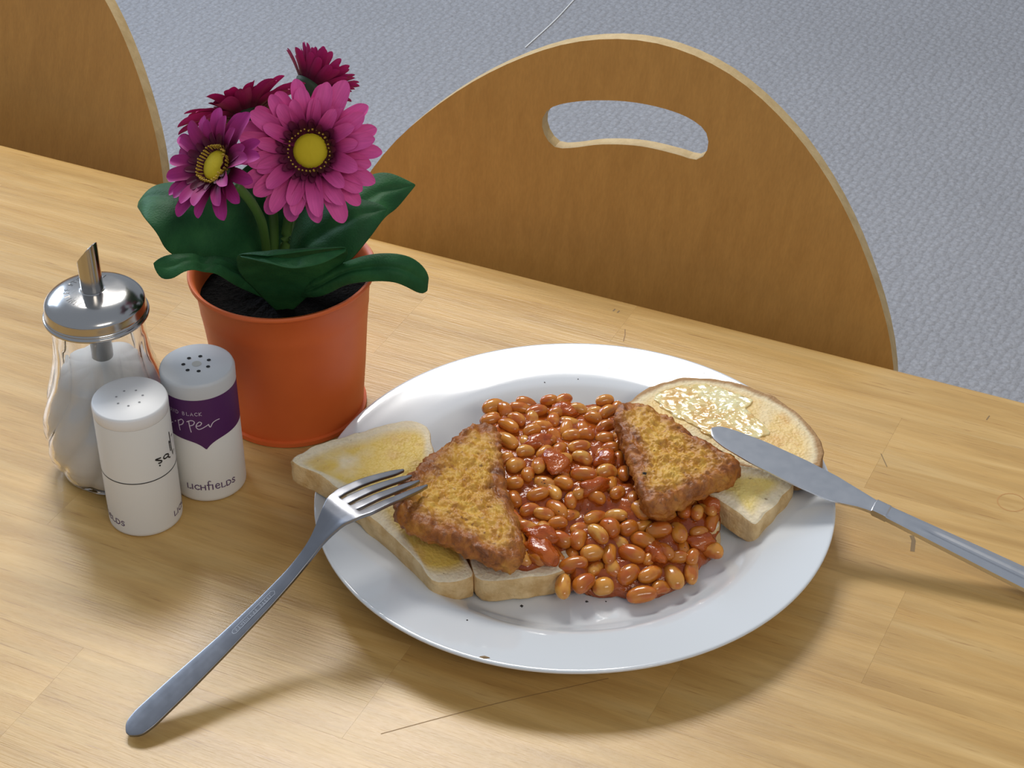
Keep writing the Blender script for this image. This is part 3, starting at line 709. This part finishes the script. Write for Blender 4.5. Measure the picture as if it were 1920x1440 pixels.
def leaf(Aedge, Bedge, bulge=.004, fold=.003, n=8, wavy=.0012, seed=0, thick=.0007):
    """two edges of (px,py,Y); lofted sheet with a sunken midrib, solid thickness"""
    a_ = spline([aty(*q) for q in Aedge], 6); b_ = spline([aty(*q) for q in Bedge], 6)
    m = 26
    def rs(P):
        P = np.array(P); L = np.r_[0, np.cumsum(np.linalg.norm(np.diff(P, axis=0), axis=1))]; t = np.linspace(0, L[-1], m)
        return np.stack([np.interp(t, L, P[:, j]) for j in range(3)], 1)
    a_, b_ = rs(a_), rs(b_); V = []; F = []
    for i in range(m):
        mid = (a_[i]+b_[i])/2
        tng = (a_[min(i+1, m-1)]+b_[min(i+1, m-1)]-a_[max(i-1, 0)]-b_[max(i-1, 0)]); nn = np.cross(b_[i]-a_[i], tng); L = np.linalg.norm(nn); nn = nn/L if L > 1e-12 else np.array([0, -1., 0])
        if nn[1] > 0: nn = -nn
        for k in range(n+1):
            t = k/n; P = a_[i]*(1-t)+b_[i]*t; e = 4*t*(1-t)
            env = math.sin(math.pi*min(1, max(0, i/(m-1))))
            P = P+nn*env*(bulge*e-fold*math.exp(-((t-.5)/.07)**2)-.0009*max(0, math.sin(i*1.25+abs(t-.5)*-9))*(e)+wavy*nz(P[0]+seed, P[1], P[2], 55))
            V.append(P)
    for i in range(m-1):
        for k in range(n): F.append((i*(n+1)+k, i*(n+1)+k+1, (i+1)*(n+1)+k+1, (i+1)*(n+1)+k))
    o = mk('leaf', V, F, M_LEAF, plant); s = o.modifiers.new('solid', 'SOLIDIFY'); s.thickness = thick; s.offset = 0
    s2 = o.modifiers.new('sub', 'SUBSURF'); s2.levels = 1; s2.render_levels = 1
    return o
# back leaves
leaf([(515, 500, .915), (490, 420, .920), (470, 340, .925), (425, 315, .925), (352, 338, .920), (290, 348, .915), (259, 380, .910)],
     [(515, 515, .905), (430, 505, .890), (352, 492, .880), (312, 470, .875), (296, 440, .875), (270, 408, .885), (258, 388, .905)], bulge=.006, n=12, seed=1)
leaf([(540, 500, .925), (590, 420, .935), (640, 360, .945), (690, 330, .950), (730, 324, .950), (779, 346, .945)],
     [(560, 505, .915), (640, 500, .905), (690, 452, .910), (722, 408, .925), (745, 390, .935), (779, 348, .945)], bulge=.005, n=12, seed=2)
leaf([(535, 505, .920), (545, 430, .925), (575, 385, .925), (640, 370, .920), (705, 380, .915), (726, 392, .912)],
     [(550, 520, .905), (620, 515, .890), (665, 480, .890), (690, 450, .895), (712, 420, .905), (726, 394, .912)], bulge=.005, n=12, seed=3)
leaf([(505, 500, .930), (440, 420, .940), (440, 340, .945), (470, 305, .945), (500, 300, .945)],
     [(525, 500, .930), (570, 430, .940), (560, 350, .945), (530, 310, .945), (500, 300, .945)], bulge=.003, n=10, seed=4)
# low leaves
leaf([(520, 530, .905), (450, 490, .890), (390, 480, .880), (330, 476, .873), (302, 482, .870), (287, 494, .868)],
     [(520, 570, .900), (450, 540, .880), (400, 512, .868), (350, 508, .862), (328, 522, .860), (302, 523, .862), (289, 500, .867)], bulge=.003, n=10, seed=5)
leaf([(520, 585, .898), (455, 520, .880), (442, 490, .868), (450, 478, .862), (500, 480, .855)],
     [(545, 585, .898), (640, 500, .875), (652, 470, .862), (640, 464, .860), (500, 481, .855)], bulge=-.002, fold=.001, n=10, seed=6)
leaf([(448, 479, .864), (500, 480, .858), (545, 484, .856), (600, 474, .858), (650, 466, .862)],
     [(452, 482, .860), (500, 492, .850), (550, 503, .846), (600, 496, .850), (648, 472, .860)], bulge=.001, fold=0, n=6, seed=7, wavy=.0005)
leaf([(548, 548, .900), (590, 520, .885), (640, 495, .876), (700, 476, .870), (760, 478, .868), (795, 500, .868), (804, 522, .868)],
     [(555, 556, .895), (600, 556, .880), (650, 535, .868), (700, 528, .862), (745, 531, .860), (790, 552, .862), (802, 545, .865)], bulge=.004, n=10, seed=8)
# stems
def stem(pts, r=.0024):
    V, F = tube(spline([aty(*q) for q in pts], 6), r, 10); mk('stem', V, F, M_STEM, plant)
stem([(441, 346, .880), (468, 375, .884), (488, 410, .890), (497, 450, .896), (503, 510, .905), (508, 570, .912)])
stem([(560, 330, .912), (548, 380, .912), (538, 430, .910), (532, 490, .908), (526, 570, .912)], .0026)
stem([(500, 250, .930), (488, 280, .930), (500, 340, .922), (512, 400, .915), (515, 480, .912), (516, 570, .914)])
stem([(598, 180, .945), (590, 260, .940), (570, 360, .930), (550, 460, .920), (538, 570, .916)])
# flower heads
def petal_mesh(L, wd, cup, back, mm, notch=0.):
    V = []; F = []; TT = [0, .12, .25, .4, .55, .68, .79, .87, .93, .97, .992, 1.]; nu, nv = 11, 4
    for i in range(nu+1):
        t = TT[i]; ww = wd*(.30+.70*math.sin(math.pi*min(1, (t*.80+.08)))**.8)*(1 if t < .86 else math.sqrt(max(0.01, 1-((t-.86)/.1405)**2)))
        for k in range(nv+1):
            s = (k/nv-.5)*2
            x = L*t - notch*L*(abs(s) < .3)*(t > .97); z = cup*L*math.sin(t*math.pi*.75)-back*L*t*t+.18*ww*s*s
            V.append((x, s*ww/2, z))
    for i in range(nu):
        for k in range(nv): F.append((i*(nv+1)+k, i*(nv+1)+k+1, (i+1)*(nv+1)+k+1, (i+1)*(nv+1)+k))
    me = bpy.data.meshes.new('petal'); me.from_pydata(V, [], F); me.materials.append(mm)
    me.polygons.foreach_set('use_smooth', [True]*len(F)); me.update(); return me
def flower(P, facing, rad, mm, spin=0., rings=None, centre=True, disc_r=.0085):
    z = Vector(facing).normalized(); x = z.orthogonal().normalized(); y = z.cross(x)
    rot = Matrix((x, y, z)).transposed().to_4x4() @ Matrix.Rotation(spin, 4, 'Z')
    # calyx cup, local z up
    prof = [(1e-5, -.0095), (.003, -.0092), (.0058, -.006), (.0085, -.0025), (.0092, .0), (1e-5, .0004)]
    V, F = lathe(prof, 20); me = bpy.data.meshes.new('flower_head'); me.from_pydata(V, [], F); me.materials.append(M_CALYX); me.polygons.foreach_set('use_smooth', [True]*len(F)); me.update()
    h = link('flower_head', me, plant)
    h.matrix_local = Matrix.Translation(Vector(P)-Vector(plant.location)) @ rot
    for (n, L, wd, r0, tilt, zz, cup, back) in rings:
        me = petal_mesh(L, wd, cup, back, mm if L > .0125 else M_PETIN)
        for k in range(n):
            o = link('petal', me, h); a_ = 2*math.pi*(k+random.uniform(-.22, .22))/n+zz*300
            o.rotation_euler = (random.uniform(-.25, .25), -tilt+random.uniform(-.16, .16), a_)
            o.location = (r0*math.cos(a_), r0*math.sin(a_), zz); s = random.uniform(.88, 1.1); o.scale = (s, s*random.uniform(.9, 1.08), s)
    if centre:
        V, F = lathe([(1e-5, .0042), (disc_r*.4, .0040), (disc_r*.75, .0034), (disc_r*.97, .0022), (disc_r, .0004), (1e-5, .0003)], 32)
        V = [(a, b, c+.0003*nz(a, b, c, 1500)) for a, b, c in V]
        me = bpy.data.meshes.new('disc'); me.from_pydata(V, [], F); me.materials.append(M_DISC); me.polygons.foreach_set('use_smooth', [True]*len(F)); me.update(); link('disc', me, h)['label'] = 'yellow flower centre'
        Vs, Fs = tube([(0, 0, 0), (.0006, 0, .002), (.0011, 0, .0040), (.0006, 0, .0050)], [.0005, .0005, .0006, .0004], 5)
        me = bpy.data.meshes.new('stamen'); me.from_pydata([tuple(v) for v in Vs], [], Fs); me.materials.append(M_STAM); me.update()
        for k in range(34):
            o = link('stamen', me, h); a_ = 2*math.pi*k/34; o.location = ((disc_r+.0006)*math.cos(a_), (disc_r+.0006)*math.sin(a_), .0006); o.rotation_euler = (0, random.uniform(-.1, .15), a_)
    return h
toCam = lambda P: (CAM-np.array(P))/np.linalg.norm(CAM-np.array(P))
P1 = aty(583, 283, .895)
flower(P1, toCam(P1)+np.array([-.16, 0, .05]), .035, M_PET1, 0, [(17, .0285, .0096, .008, .06, -.0012, .10, .10), (16, .0255, .0092, .008, .26, .0004, .10, .08), (15, .0205, .0082, .008, .42, .0010, .10, .05), (18, .0100, .0042, .0085, .72, .0018, .10, 0), (18, .0070, .0034, .0090, .95, .0020, .05, 0)], disc_r=.0088)
P2 = aty(408, 312, .872)
flower(P2, toCam(P2)*.50+np.array([-.66, -.05, .42]), .028, M_PET2, .4, [(15, .0220, .0080, .0075, .18, -.001, .10, .08), (14, .0185, .0076, .0075, .42, .0005, .10, .05), (17, .0090, .0038, .008, .75, .0014, .10, 0)], disc_r=.0076)
P3 = aty(460, 214, .925)
flower(P3, (-.34, .62, .70), .028, M_PET3, .2, [(15, .0270, .0090, .007, .06, -.001, .10, .06), (14, .0225, .0080, .007, .30, .0004, .10, .04), (12, .012, .0050, .007, .7, .001, .1, 0)])
P4 = aty(584, 163, .945)
flower(P4, (.55, .66, .50), .026, M_PET3, .1, [(19, .0180, .0058, .006, .62, -.001, .04, .02), (18, .0192, .0054, .006, .84, .0004, .04, .02), (16, .0188, .0050, .005, 1.05, .001, .02, 0)], centre=False)

# ------------------------------------------------------------------ shakers
def cylpt(c, r):
    f0 = math.atan2(-c[1], -c[0])
    return lambda s, z: np.array([c[0]+r*math.cos(f0+s/r), c[1]+r*math.sin(f0+s/r), z])
RS = .0187
def holes(c, z, R, n, rad, m, parent, ph=0.):
    V = [(rad*math.cos(2*math.pi*k/12), rad*math.sin(2*math.pi*k/12), 0) for k in range(12)]
    me = bpy.data.meshes.new('hole'); me.from_pydata(V, [], [tuple(range(12))]); me.materials.append(m); me.update()
    for k in range(n):
        o = link('hole', me, parent); a_ = ph+2*math.pi*k/n; o.location = (R*math.cos(a_), R*math.sin(a_), z+.00008)
def px_strokes(c, r, polys, org, s):     # traced strokes -> (arc length, z) on the cylinder
    out = []
    for P in polys:
        q = []
        for x, y in P:
            ph, z = oncyl(org[0]+x/s, org[1]+y/s, c, r); q.append((ph*r, z))
        out.append([tuple(v) for v in spline(q, 4)] if len(q) > 2 else q)
    return out
GL = {'L': [[(0, 1), (0, 0), (.5, 0), (.55, .15)]], 'I': [[(0, 0), (0, 1)]], 'C': [[(.7, .82), (.45, 1), (.15, .85), (0, .5), (.15, .15), (.45, 0), (.7, .15)]], 'H': [[(0, 0), (0, 1)], [(.65, 0), (.65, 1)], [(0, .52), (.65, .52)]],
      'f': [[(.55, 1.75), (.35, 1.85), (.2, 1.6), (.2, 0)], [(0, 1), (.5, 1)]], 'i': [[(0, 0), (0, 1.0)], [(-.1, 1.), (0, 1.)]], 'e': [[(.05, .55), (.62, .62), (.55, .95), (.32, 1.08), (.08, .85), (.02, .45), (.2, .08), (.42, .02), (.65, .2)]],
      'D': [[(0, 0), (0, 1), (.35, 1), (.65, .75), (.7, .5), (.62, .22), (.35, 0), (0, 0)]], 'S': [[(.5, .85), (.3, 1), (.08, .85), (.1, .62), (.45, .4), (.5, .18), (.28, 0), (0, .14)]], 'B': [[(0, 0), (0, 1), (.35, 1), (.48, .78), (.35, .55), (0, .55)], [(.35, .55), (.55, .3), (.4, 0), (0, 0)]],
      'A': [[(0, 0), (.35, 1), (.7, 0)], [(.13, .35), (.57, .35)]], 'K': [[(0, 0), (0, 1)], [(.55, 1), (0, .45), (.6, 0)]], 'G': [[(.7, .8), (.4, 1), (.1, .8), (0, .5), (.12, .15), (.42, 0), (.7, .15), (.7, .45), (.45, .45)]], 'R': [[(0, 0), (0, 1), (.4, 1), (.52, .76), (.4, .52), (0, .52)], [(.3, .52), (.6, 0)]],
      'O': [[(.35, 0), (.08, .2), (0, .5), (.08, .8), (.35, 1), (.62, .8), (.7, .5), (.62, .2), (.35, 0)]], 'U': [[(0, 1), (0, .3), (.15, .05), (.32, 0), (.5, .05), (.65, .3), (.65, 1)]], 'N': [[(0, 0), (0, 1), (.6, 0), (.6, 1)]], 'T': [[(0, 1), (.65, 1)], [(.32, 1), (.32, 0)]], 'E': [[(.5, 1), (0, 1), (0, 0), (.5, 0)], [(0, .52), (.42, .52)]], ' ': []}
WD = {'I': .08, 'i': .12, 'f': .5, 'L': .52, ' ': .4, 'S': .5, 'E': .5}
def word(txt, x0, y0, h, sp=.25, total=None):
    ws = [WD.get(c, .66) for c in txt]; W_ = sum(ws)+sp*(len(txt)-1); k = h if total is None else total/W_
    out = []; x = x0
    for c, w_ in zip(txt, ws):
        for P in GL[c]: out.append([(x+a_*k, y0+b_*h) for a_, b_ in P])
        x += (w_+sp)*k
    return out, x
def serif(txt, x0, y0, h, total): return word(txt, x0, y0, h, .28, total)[0]
# salt
SC = np.array([-.1879, .8196])
salt = thing('salt_shaker', (SC[0], SC[1], 0), 'white salt shaker with a thin black line around it', 'shaker')
V, F = lathe([(1e-5, .0004), (.0178, .0003), (.0185, .0010), (RS, .0025), (RS, .0665), (.01855, .0668)], 72, SC); autosmooth(fixn(mk('body', V, F, M_SHAKER, salt)), 45)
V, F = lathe([(.0185, .0668), (RS, .0672), (RS+.0001, .0722), (.0184, .0734), (.0178, .0737), (1e-5, .0738)], 72, SC); autosmooth(fixn(mk('cap', V, F, M_SALTCAP, salt)), 45)
holes(SC, .0738, .0066, 7, .00062, M_HOLE2, salt, .3)
f_s = cylpt(SC, RS+.00012)
ribbon([[(s, .0345) for s in np.linspace(-math.pi*RS, math.pi*RS, 97)]], .00055, f_s, M_INK, 'printed_line', salt)
sa = px_strokes(SC, RS, [[(655, 735), (612, 752), (632, 757), (665, 760), (660, 775), (640, 782)], [(648, 800), (652, 803)], [(722, 700), (700, 705), (682, 730), (690, 742), (712, 728), (728, 705), (722, 725), (738, 728)], [(727, 590), (736, 640), (742, 670)]], (160, 700), 4.645)
e = max(q[0] for P in sa for q in P)
sa += [[(e+.0008, .056), (e+.0012, .046), (e+.0022, .0415), (e+.004, .043)], [(e-.0002, .050), (e+.004, .0525)]]
ribbon(sa, .0008, f_s, M_INK, 'salt_lettering', salt)
a0 = oncyl(160+340/4.645, 700+1320/4.645, SC, RS); 
ribbon(serif('LICHfieLDS', a0[0]*RS-.0275, a0[1]-.0008, .0030, .0275), .00055, f_s, M_PRPTEXT, 'name_lettering', salt)
a1 = oncyl(160+780/4.645, 700+1235/4.645, SC, RS)
ribbon(serif('LICHfieLDS', a1[0]*RS, a1[1]-.0004, .0030, .0275), .00055, f_s, M_PRPTEXT, 'name_lettering', salt)
# pepper
PP = np.array([-.1580, .8470])
pep = thing('pepper_shaker', (PP[0], PP[1], 0), 'white pepper shaker with a purple band and grey-white cap', 'shaker')
V, F = lathe([(1e-5, .0004), (.0178, .0003), (.0185, .0010), (RS, .0025), (RS, .0640), (.0183, .0644), (.0183, .0650)], 72, PP); autosmooth(fixn(mk('body', V, F, M_SHAKER, pep)), 45)
V, F = lathe([(.0181, .0648), (RS+.0002, .0652), (RS+.0003, .0722), (.0184, .0738), (.0176, .0742), (1e-5, .0744)], 72, PP); autosmooth(fixn(mk('cap', V, F, M_PEPCAP, pep)), 45)
holes(PP, .0744, .0066, 7, .00105, M_HOLE, pep, .5)
V, F = lathe([(1e-5, .07448), (.0024, .07448)], 20, PP); mk('cap_mark', V, F, mat('cap_spot', (.45, .44, .40), .7), pep)
f_p = cylpt(PP, RS+.00010); f_p2 = cylpt(PP, RS+.00018)
ztop = oncyl(290+400/4.645, 630+553/4.645, PP, RS)[1]; tip = oncyl(290+452/4.645, 630+992/4.645, PP, RS); side = oncyl(290+655/4.645, 630+850/4.645, PP, RS)
m = 160; V = []; F = []
hw = math.pi/2*RS
for i in range(m+1):
    s = -math.pi*RS+2*math.pi*RS*i/m; d = abs(((s-tip[0]*RS+hw*2) % (hw*4))-hw*2)   # one ogee point facing front
    d2 = min(d, abs(4*hw-d)) if d > hw*2 else d
    x = min(1, d2/(hw*1.15)); zb = tip[1]+(side[1]-tip[1]+.0010)*(1-math.exp(-x*8.5))+.0016*x
    V += [f_p(s, ztop), f_p(s, zb)]
for i in range(m): F.append((2*i, 2*i+2, 2*i+3, 2*i+1))
mk('printed_band', V, F, M_PURPLE, pep)['label'] = 'deep purple printed band with a point'
ba = oncyl(290+412/4.645, 630+690/4.645, PP, RS)
tw_, xe = word('GROUND BLACK', 0, 0, .0020, .45)
ribbon([[(x-xe+.0008+ba[0]*RS, y+ba[1]-.0002) for x, y in P] for P in tw_], .00025, f_p2, M_WHITEINK, 'small_lettering', pep)
pe = px_strokes(PP, RS, [[(150, 748), (185, 735)], [(205, 728), (212, 770), (222, 815)], [(205, 735), (232, 722), (250, 742), (240, 765), (215, 772)], [(295, 738), (305, 790), (318, 835)], [(280, 745), (318, 735), (345, 748), (335, 772), (308, 780)], [(365, 785), (395, 778), (408, 758), (388, 748), (365, 770), (362, 795), (385, 812), (420, 800), (465, 772)], [(468, 768), (485, 792), (505, 755), (535, 732), (562, 720)]], (290, 630), 4.645)
s0 = min(q[0] for P in pe for q in P); zz = pe[0][0][1]
pe += [[(s0-.0105, zz+.0015), (s0-.0100, zz-.0030)], [(s0-.0105, zz+.001), (s0-.0085, zz+.0018), (s0-.0075, zz+.0005), (s0-.0100, zz-.0008)], [(s0-.0045, zz-.0006), (s0-.0030, zz+.0002), (s0-.0032, zz+.0016), (s0-.0046, zz+.001), (s0-.0046, zz-.0010), (s0-.0030, zz-.0016), (s0, zz)]]
ribbon(pe, .0005, f_p2, M_WHITEINK, 'pepper_lettering', pep)
b0 = oncyl(290+290/4.645, 630+1310/4.645, PP, RS); b1 = oncyl(290+700/4.645, 630+1270/4.645, PP, RS); bm_ = oncyl(290+500/4.645, 630+1338/4.645, PP, RS)
ribbon(serif('LICHfieLDS', b0[0]*RS, bm_[1]+.0002, .0030, (b1[0]-b0[0])*RS), .0006, f_p2, M_PRPTEXT, 'name_lettering', pep)

# ------------------------------------------------------------------ sugar pourer
SU = np.array([-.2080, .8624])
sug = thing('sugar_pourer', (SU[0], SU[1], 0), 'fluted glass sugar pourer with a steel lid and spout', 'sugar dispenser')
gp = [(.0, .0270), (.004, .0300), (.010, .0332), (.018, .0351), (.026, .0353), (.036, .0342), (.046, .0318), (.056, .0284), (.066, .0256), (.074, .0242), (.082, .0236), (.0980, .0230)]
def gr(z): return float(np.interp(z, [q[0] for q in gp], [q[1] for q in gp]))
def flute(z, a):
    tw_ = 1.1*max(0, (.058-z)/.058)**1.2*1.0
    env = max(0, min(1, (.084-z)/.008))*max(0, min(1, z/.004))
    return 1+env*(.055*abs(math.cos(5*(a+tw_)))-.035)
zs = [.0002]+[.0025+.0022*i for i in range(44)]
def jar(off, z_up, lo, top):
    V = []; F = []; n = 120; zz = [z for z in zs if lo <= z <= top]
    for z in zz:
        for k in range(n):
            a_ = 2*math.pi*k/n; r = gr(z)*flute(z, a_)-off; V.append((SU[0]+r*math.cos(a_), SU[1]+r*math.sin(a_), z))
    return V, len(zz), n
Vo, mo, n = jar(0, 0, 0, .0980); Vi, mi, _ = jar(.0022, 0, .0040, .0980)
V = Vo+Vi; F = []
for r in range(mo-1):
    for k in range(n): F.append((r*n+k, r*n+(k+1) % n, (r+1)*n+(k+1) % n, (r+1)*n+k))
b_ = mo*n
for r in range(mi-1):
    for k in range(n): F.append((b_+r*n+k, b_+(r+1)*n+k, b_+(r+1)*n+(k+1) % n, b_+r*n+(k+1) % n))
for k in range(n): F.append(((mo-1)*n+k, (mo-1)*n+(k+1) % n, b_+(mi-1)*n+(k+1) % n, b_+(mi-1)*n+k))
F.append(tuple(range(n))[::-1]); F.append(tuple(b_+k for k in range(n)))
fixn(mk('glass_jar', V, F, M_GLASS, sug))
Vs, ms, _ = jar(.0026, 0, .0042, .0640); F = []
for r in range(ms-1):
    for k in range(n): F.append((r*n+k, r*n+(k+1) % n, (r+1)*n+(k+1) % n, (r+1)*n+k))
F.append(tuple(range(n))[::-1]); Vs.append((SU[0], SU[1], .0665)); ci = len(Vs)-1
for k in range(n): F.append(((ms-1)*n+k, (ms-1)*n+(k+1) % n, ci))
fixn(mk('sugar_fill', Vs, F, M_SUGAR, sug))['label'] = 'white sugar inside the glass'
lp = [(.0236, .0952), (.0262, .0950), (.0266, .0957), (.0264, .0964), (.0256, .0969), (.0258, .0976), (.0254, .0983), (.0252, .1018), (.0250, .1030), (.0242, .1043), (.0226, .1058), (.0200, .1074), (.0175, .1084), (.0150, .1090), (.0110, .1094), (.0070, .1097), (.0062, .1098)]
lpp = []
for q in spline(lp, 3): lpp.append((q[0], q[1]))
V, F = lathe(lpp+[(.0060, .1085), (.0232, .1020), (.0236, .0985), (.0236, .0952)], 96, SU); lid = autosmooth(fixn(mk('lid', V, F, M_LID, sug)), 60)
# spout: pipe with a slanted mouth
V = []; F = []; nn = 40; aa = -.50
for rr_, inner in ((.0056, 0), (.0051, 1)):
    for z0 in ((.1094, .1100, .1108, 1) if not inner else (1, .1040)):
        for k in range(nn):
            a_ = 2*math.pi*k/nn; z = z0 if z0 != 1 else 1.0*.1312+.0068*math.cos(a_-aa)
            r = rr_+(.0006 if z0 == .1094 else 0); V.append((SU[0]+r*math.cos(a_), SU[1]+r*math.sin(a_), z))
for r in range(5):
    for k in range(nn): F.append((r*nn+k, r*nn+(k+1) % nn, (r+1)*nn+(k+1) % nn, (r+1)*nn+k))
autosmooth(fixn(mk('spout', V, F, M_LID, sug)), 40)
V, F = lathe([(.0055, .1040), (.0055, .0700), (.0050, .0700), (.0050, .1040)], 30, SU); fixn(mk('inner_tube', V, F, M_LID, sug))
# embossed ring of letters
lt, xe = word('STAINLESS STEEL IN', 0, 0, .0026, .5)
def fl_(x, y):
    r = .0118+y; a_ = math.radians(-82)-x/.0125; z = float(np.interp(r, [q[0] for q in lp][::-1], [q[1] for q in lp][::-1]))+.00022
    return np.array([SU[0]+r*math.cos(a_), SU[1]+r*math.sin(a_), z])
o = ribbon(lt, .00045, fl_, M_LID, 'embossed_lettering', lid)
s = o.modifiers.new('solid', 'SOLIDIFY'); s.thickness = .0004

# ------------------------------------------------------------------ cutlery
def vplane(a, b):                       # vertical plane through two plan points; returns pixel -> (s along, z)
    a = np.array(a[:2]); b = np.array(b[:2]); t = (b-a)/np.linalg.norm(b-a); n = np.array([-t[1], t[0], 0])
    def f(x, y):
        P = onplane(x, y, n, n[:2]@a); return (P[:2]-a)@t, P[2]
    return a, t, n, f
# fork
fa, ft, fn, ff = vplane(atz(240, 1378, .003), atz(779, 896, .0505))
cen = [(240, 1378), (330, 1293), (420, 1208), (500, 1128), (550, 1074), (580, 1036), (600, 1006), (622, 972), (645, 951), (670, 938), (700, 924), (735, 911), (779, 896)]
sz = [ff(*q) for q in cen]
S = np.array([q[0] for q in sz]); Z = np.array([max(q[1], .0022) for q in sz])
print('fork profile', [(round(a*1000), round(b*1000, 1)) for a, b in zip(S, Z)])
def fork():
    L = S[-1]; st = np.unique(np.r_[np.linspace(0, .012, 6), np.linspace(.012, L-.052, 22), np.linspace(L-.052, L, 26)])
    root = L-.040; V = []; idx = []
    def hw_(s):                             # half width of the fork along its length
        return float(np.interp(s, [0, .0015, .004, .010, .03, .06, L-.075, L-.062, L-.054, L-.046, L-.038, L-.02, L], [.0012, .0042, .0060, .0070, .0066, .0050, .0034, .0038, .0068, .0108, .0127, .0126, .0106]))
    us = [-1, -.60, -.46, -.10, .10, .46, .60, 1]     # tine edges as fractions
    us = [-1, -.60, -.46, -.07, .07, .46, .60, 1]
    for s in st:
        z = float(np.interp(s, S, Z)); h = hw_(s); row = []
        tip_ = max(0, (s-(L-.006))/.006)
        for k, u_ in enumerate(us):
            if s > root:
                ti = k//2; mid = (us[2*ti]+us[2*ti+1])/2; u2 = mid+(u_-mid)*(1-.30*(s-root)/(L-root)-.40*tip_)
            else: u2 = u_
            crown = (.00025 if s < L-.06 else -.0007)*(1-u2*u2)*min(1, h/.006)
            P = fa+ft*s; Q = np.array([P[0], P[1], z+crown])+fn*(u2*h)
            row.append(len(V)); V.append(Q)
        idx.append(row)
    F = []
    for i in range(len(st)-1):
        for k in range(7):
            if k % 2 == 1 and st[i+1] > root: continue
            F.append((idx[i][k], idx[i][k+1], idx[i+1][k+1], idx[i+1][k]))
    return V, F
fk = thing('fork', (fa[0], fa[1], 0), 'dull stainless steel fork resting its tines on the hash brown', 'fork')
V, F = fork(); fo = mk('fork_body', V, F, M_CUT, fk)
s = fo.modifiers.new('solid', 'SOLIDIFY'); s.thickness = .0019; s.offset = 0
bevel(fo, .0005, 2, 50); s = fo.modifiers.new('sub', 'SUBSURF'); s.levels = 1; s.render_levels = 2
def onfork(s, u_):
    P = fa+ft*s; z = float(np.interp(s, S, Z)); Q = np.array([P[0], P[1], z+.00025+.00102]); return Q+fn*u_
s0, s1 = ff(440, 1186)[0], ff(512, 1113)[0]
cap_ = [(s0, -.0013), (s1, -.0013), (s1+.0009, 0), (s1, .0013), (s0, .0013), (s0-.0010, .0006), (s0-.0010, -.0006), (s0, -.0013)]
o = ribbon([cap_], .00030, lambda a_, b_: onfork(a_, b_), M_KNIFE, 'stamped_frame', fk)
tx, xe = word('STAINLESS STEEL', 0, 0, .0016, .45)
ribbon([[(s0+.0006+x*(s1-s0-.001)/xe, -(y-.0008)) for x, y in P] for P in tx], .00020, lambda a_, b_: onfork(a_, b_), M_KNIFE, 'stamped_lettering', fk)
# knife
K0 = atz(1338, 806, .0450); K1 = atz(1920, 1086, .0078)
ka, kt, kn, kf = vplane(K0, K1)
kL = np.linalg.norm(K1[:2]-K0[:2]); slope = (K1[2]-K0[2])/kL
def kz(s): return K0[2]+slope*s
print('knife L', kL, 'end z', kz(kL+.024))
KE = kL+.0235
def knife():
    bl = kf(1640, 934)[0]
    st = np.unique(np.r_[np.linspace(-.0012, .02, 12), np.linspace(.02, bl, 20), np.r_[bl, bl+.0006, bl+.002, bl+.004, bl+.006, bl+.0074, bl+.0080], np.linspace(bl+.010, KE, 22)])
    V = []; F = []; nn = 19
    for s in st:
        q = (s+.0012)/(bl+.0012)
        if s <= bl:
            up = float(np.interp(q, [0, .015, .05, .12, .3, .55, .75, .9, 1], [.0006, .0030, .0050, .0066, .0088, .0094, .0086, .0062, .0046]))
            dn = float(np.interp(q, [0, .015, .05, .12, .3, .55, .75, .85, .93, 1], [.0006, .0042, .0068, .0088, .0108, .0112, .0104, .0082, .0056, .0046]))
            th = float(np.interp(q, [0, .8, 1], [.0009, .0012, .0026]))
        else:
            g = (s-bl)/(KE-bl)
            up = dn = float(np.interp(g, [0, .05, .2, .6, .95, 1], [.0046, .0046, .0052, .0068, .0078, .0062]))
            th = .0036 if s > bl+.0075 else .0052
        P = ka+kt*s
        for k in range(nn):
            u_ = -1+2*k/(nn-1); off = up*u_ if u_ > 0 else dn*u_
            g = 0.
            if s > bl+.022:
                g = -.0013*math.exp(-((u_-.05)/.22)**2)*min(1, (s-bl-.022)/.012)+.0006*min(1, (s-bl-.022)/.012)*(math.exp(-((abs(u_)-.5)/.18)**2))
            V.append(np.array([P[0], P[1], kz(s)+th/2*(1-.35*u_**4)+g])+kn*off)
        for k in range(nn):
            u_ = 1-2*k/(nn-1); off = up*u_ if u_ > 0 else dn*u_
            V.append(np.array([P[0], P[1], kz(s)-th/2*(1-.35*u_**4)])+kn*off)
    m = 2*nn
    for i in range(len(st)-1):
        for k in range(m): F.append((i*m+k, i*m+(k+1) % m, (i+1)*m+(k+1) % m, (i+1)*m+k))
    F.append(tuple(range(m))[::-1]); F.append(tuple((len(st)-1)*m+k for k in range(m)))
    return V, F, bl, m, len(st), st
V, F, bl, m, ns, st = knife()
kn_t = thing('table_knife', (ka[0]+kt[0]*KE, ka[1]+kt[1]*KE, 0), 'stainless steel table knife leaning on the plate with its blade on the round toast', 'knife')
ib = int(np.searchsorted(st, bl-1e-9))
fb = [f for f in F[:-2] if f[0]//m < ib]+[F[-2]]; fh = [f for f in F[:-2] if f[0]//m >= ib]+[F[-1]]
def sub(V, F):
    idx = {}; VV = []; FF = []
    for f in F:
        g = []
        for i in f:
            if i not in idx: idx[i] = len(VV); VV.append(V[i])
            g.append(idx[i])
        FF.append(tuple(g))
    return VV, FF
for nm, fs in (('blade', fb), ('handle', fh)):
    VV, FF = sub(V, fs); autosmooth(mk(nm, VV, FF, M_KNIFE, kn_t), 40)
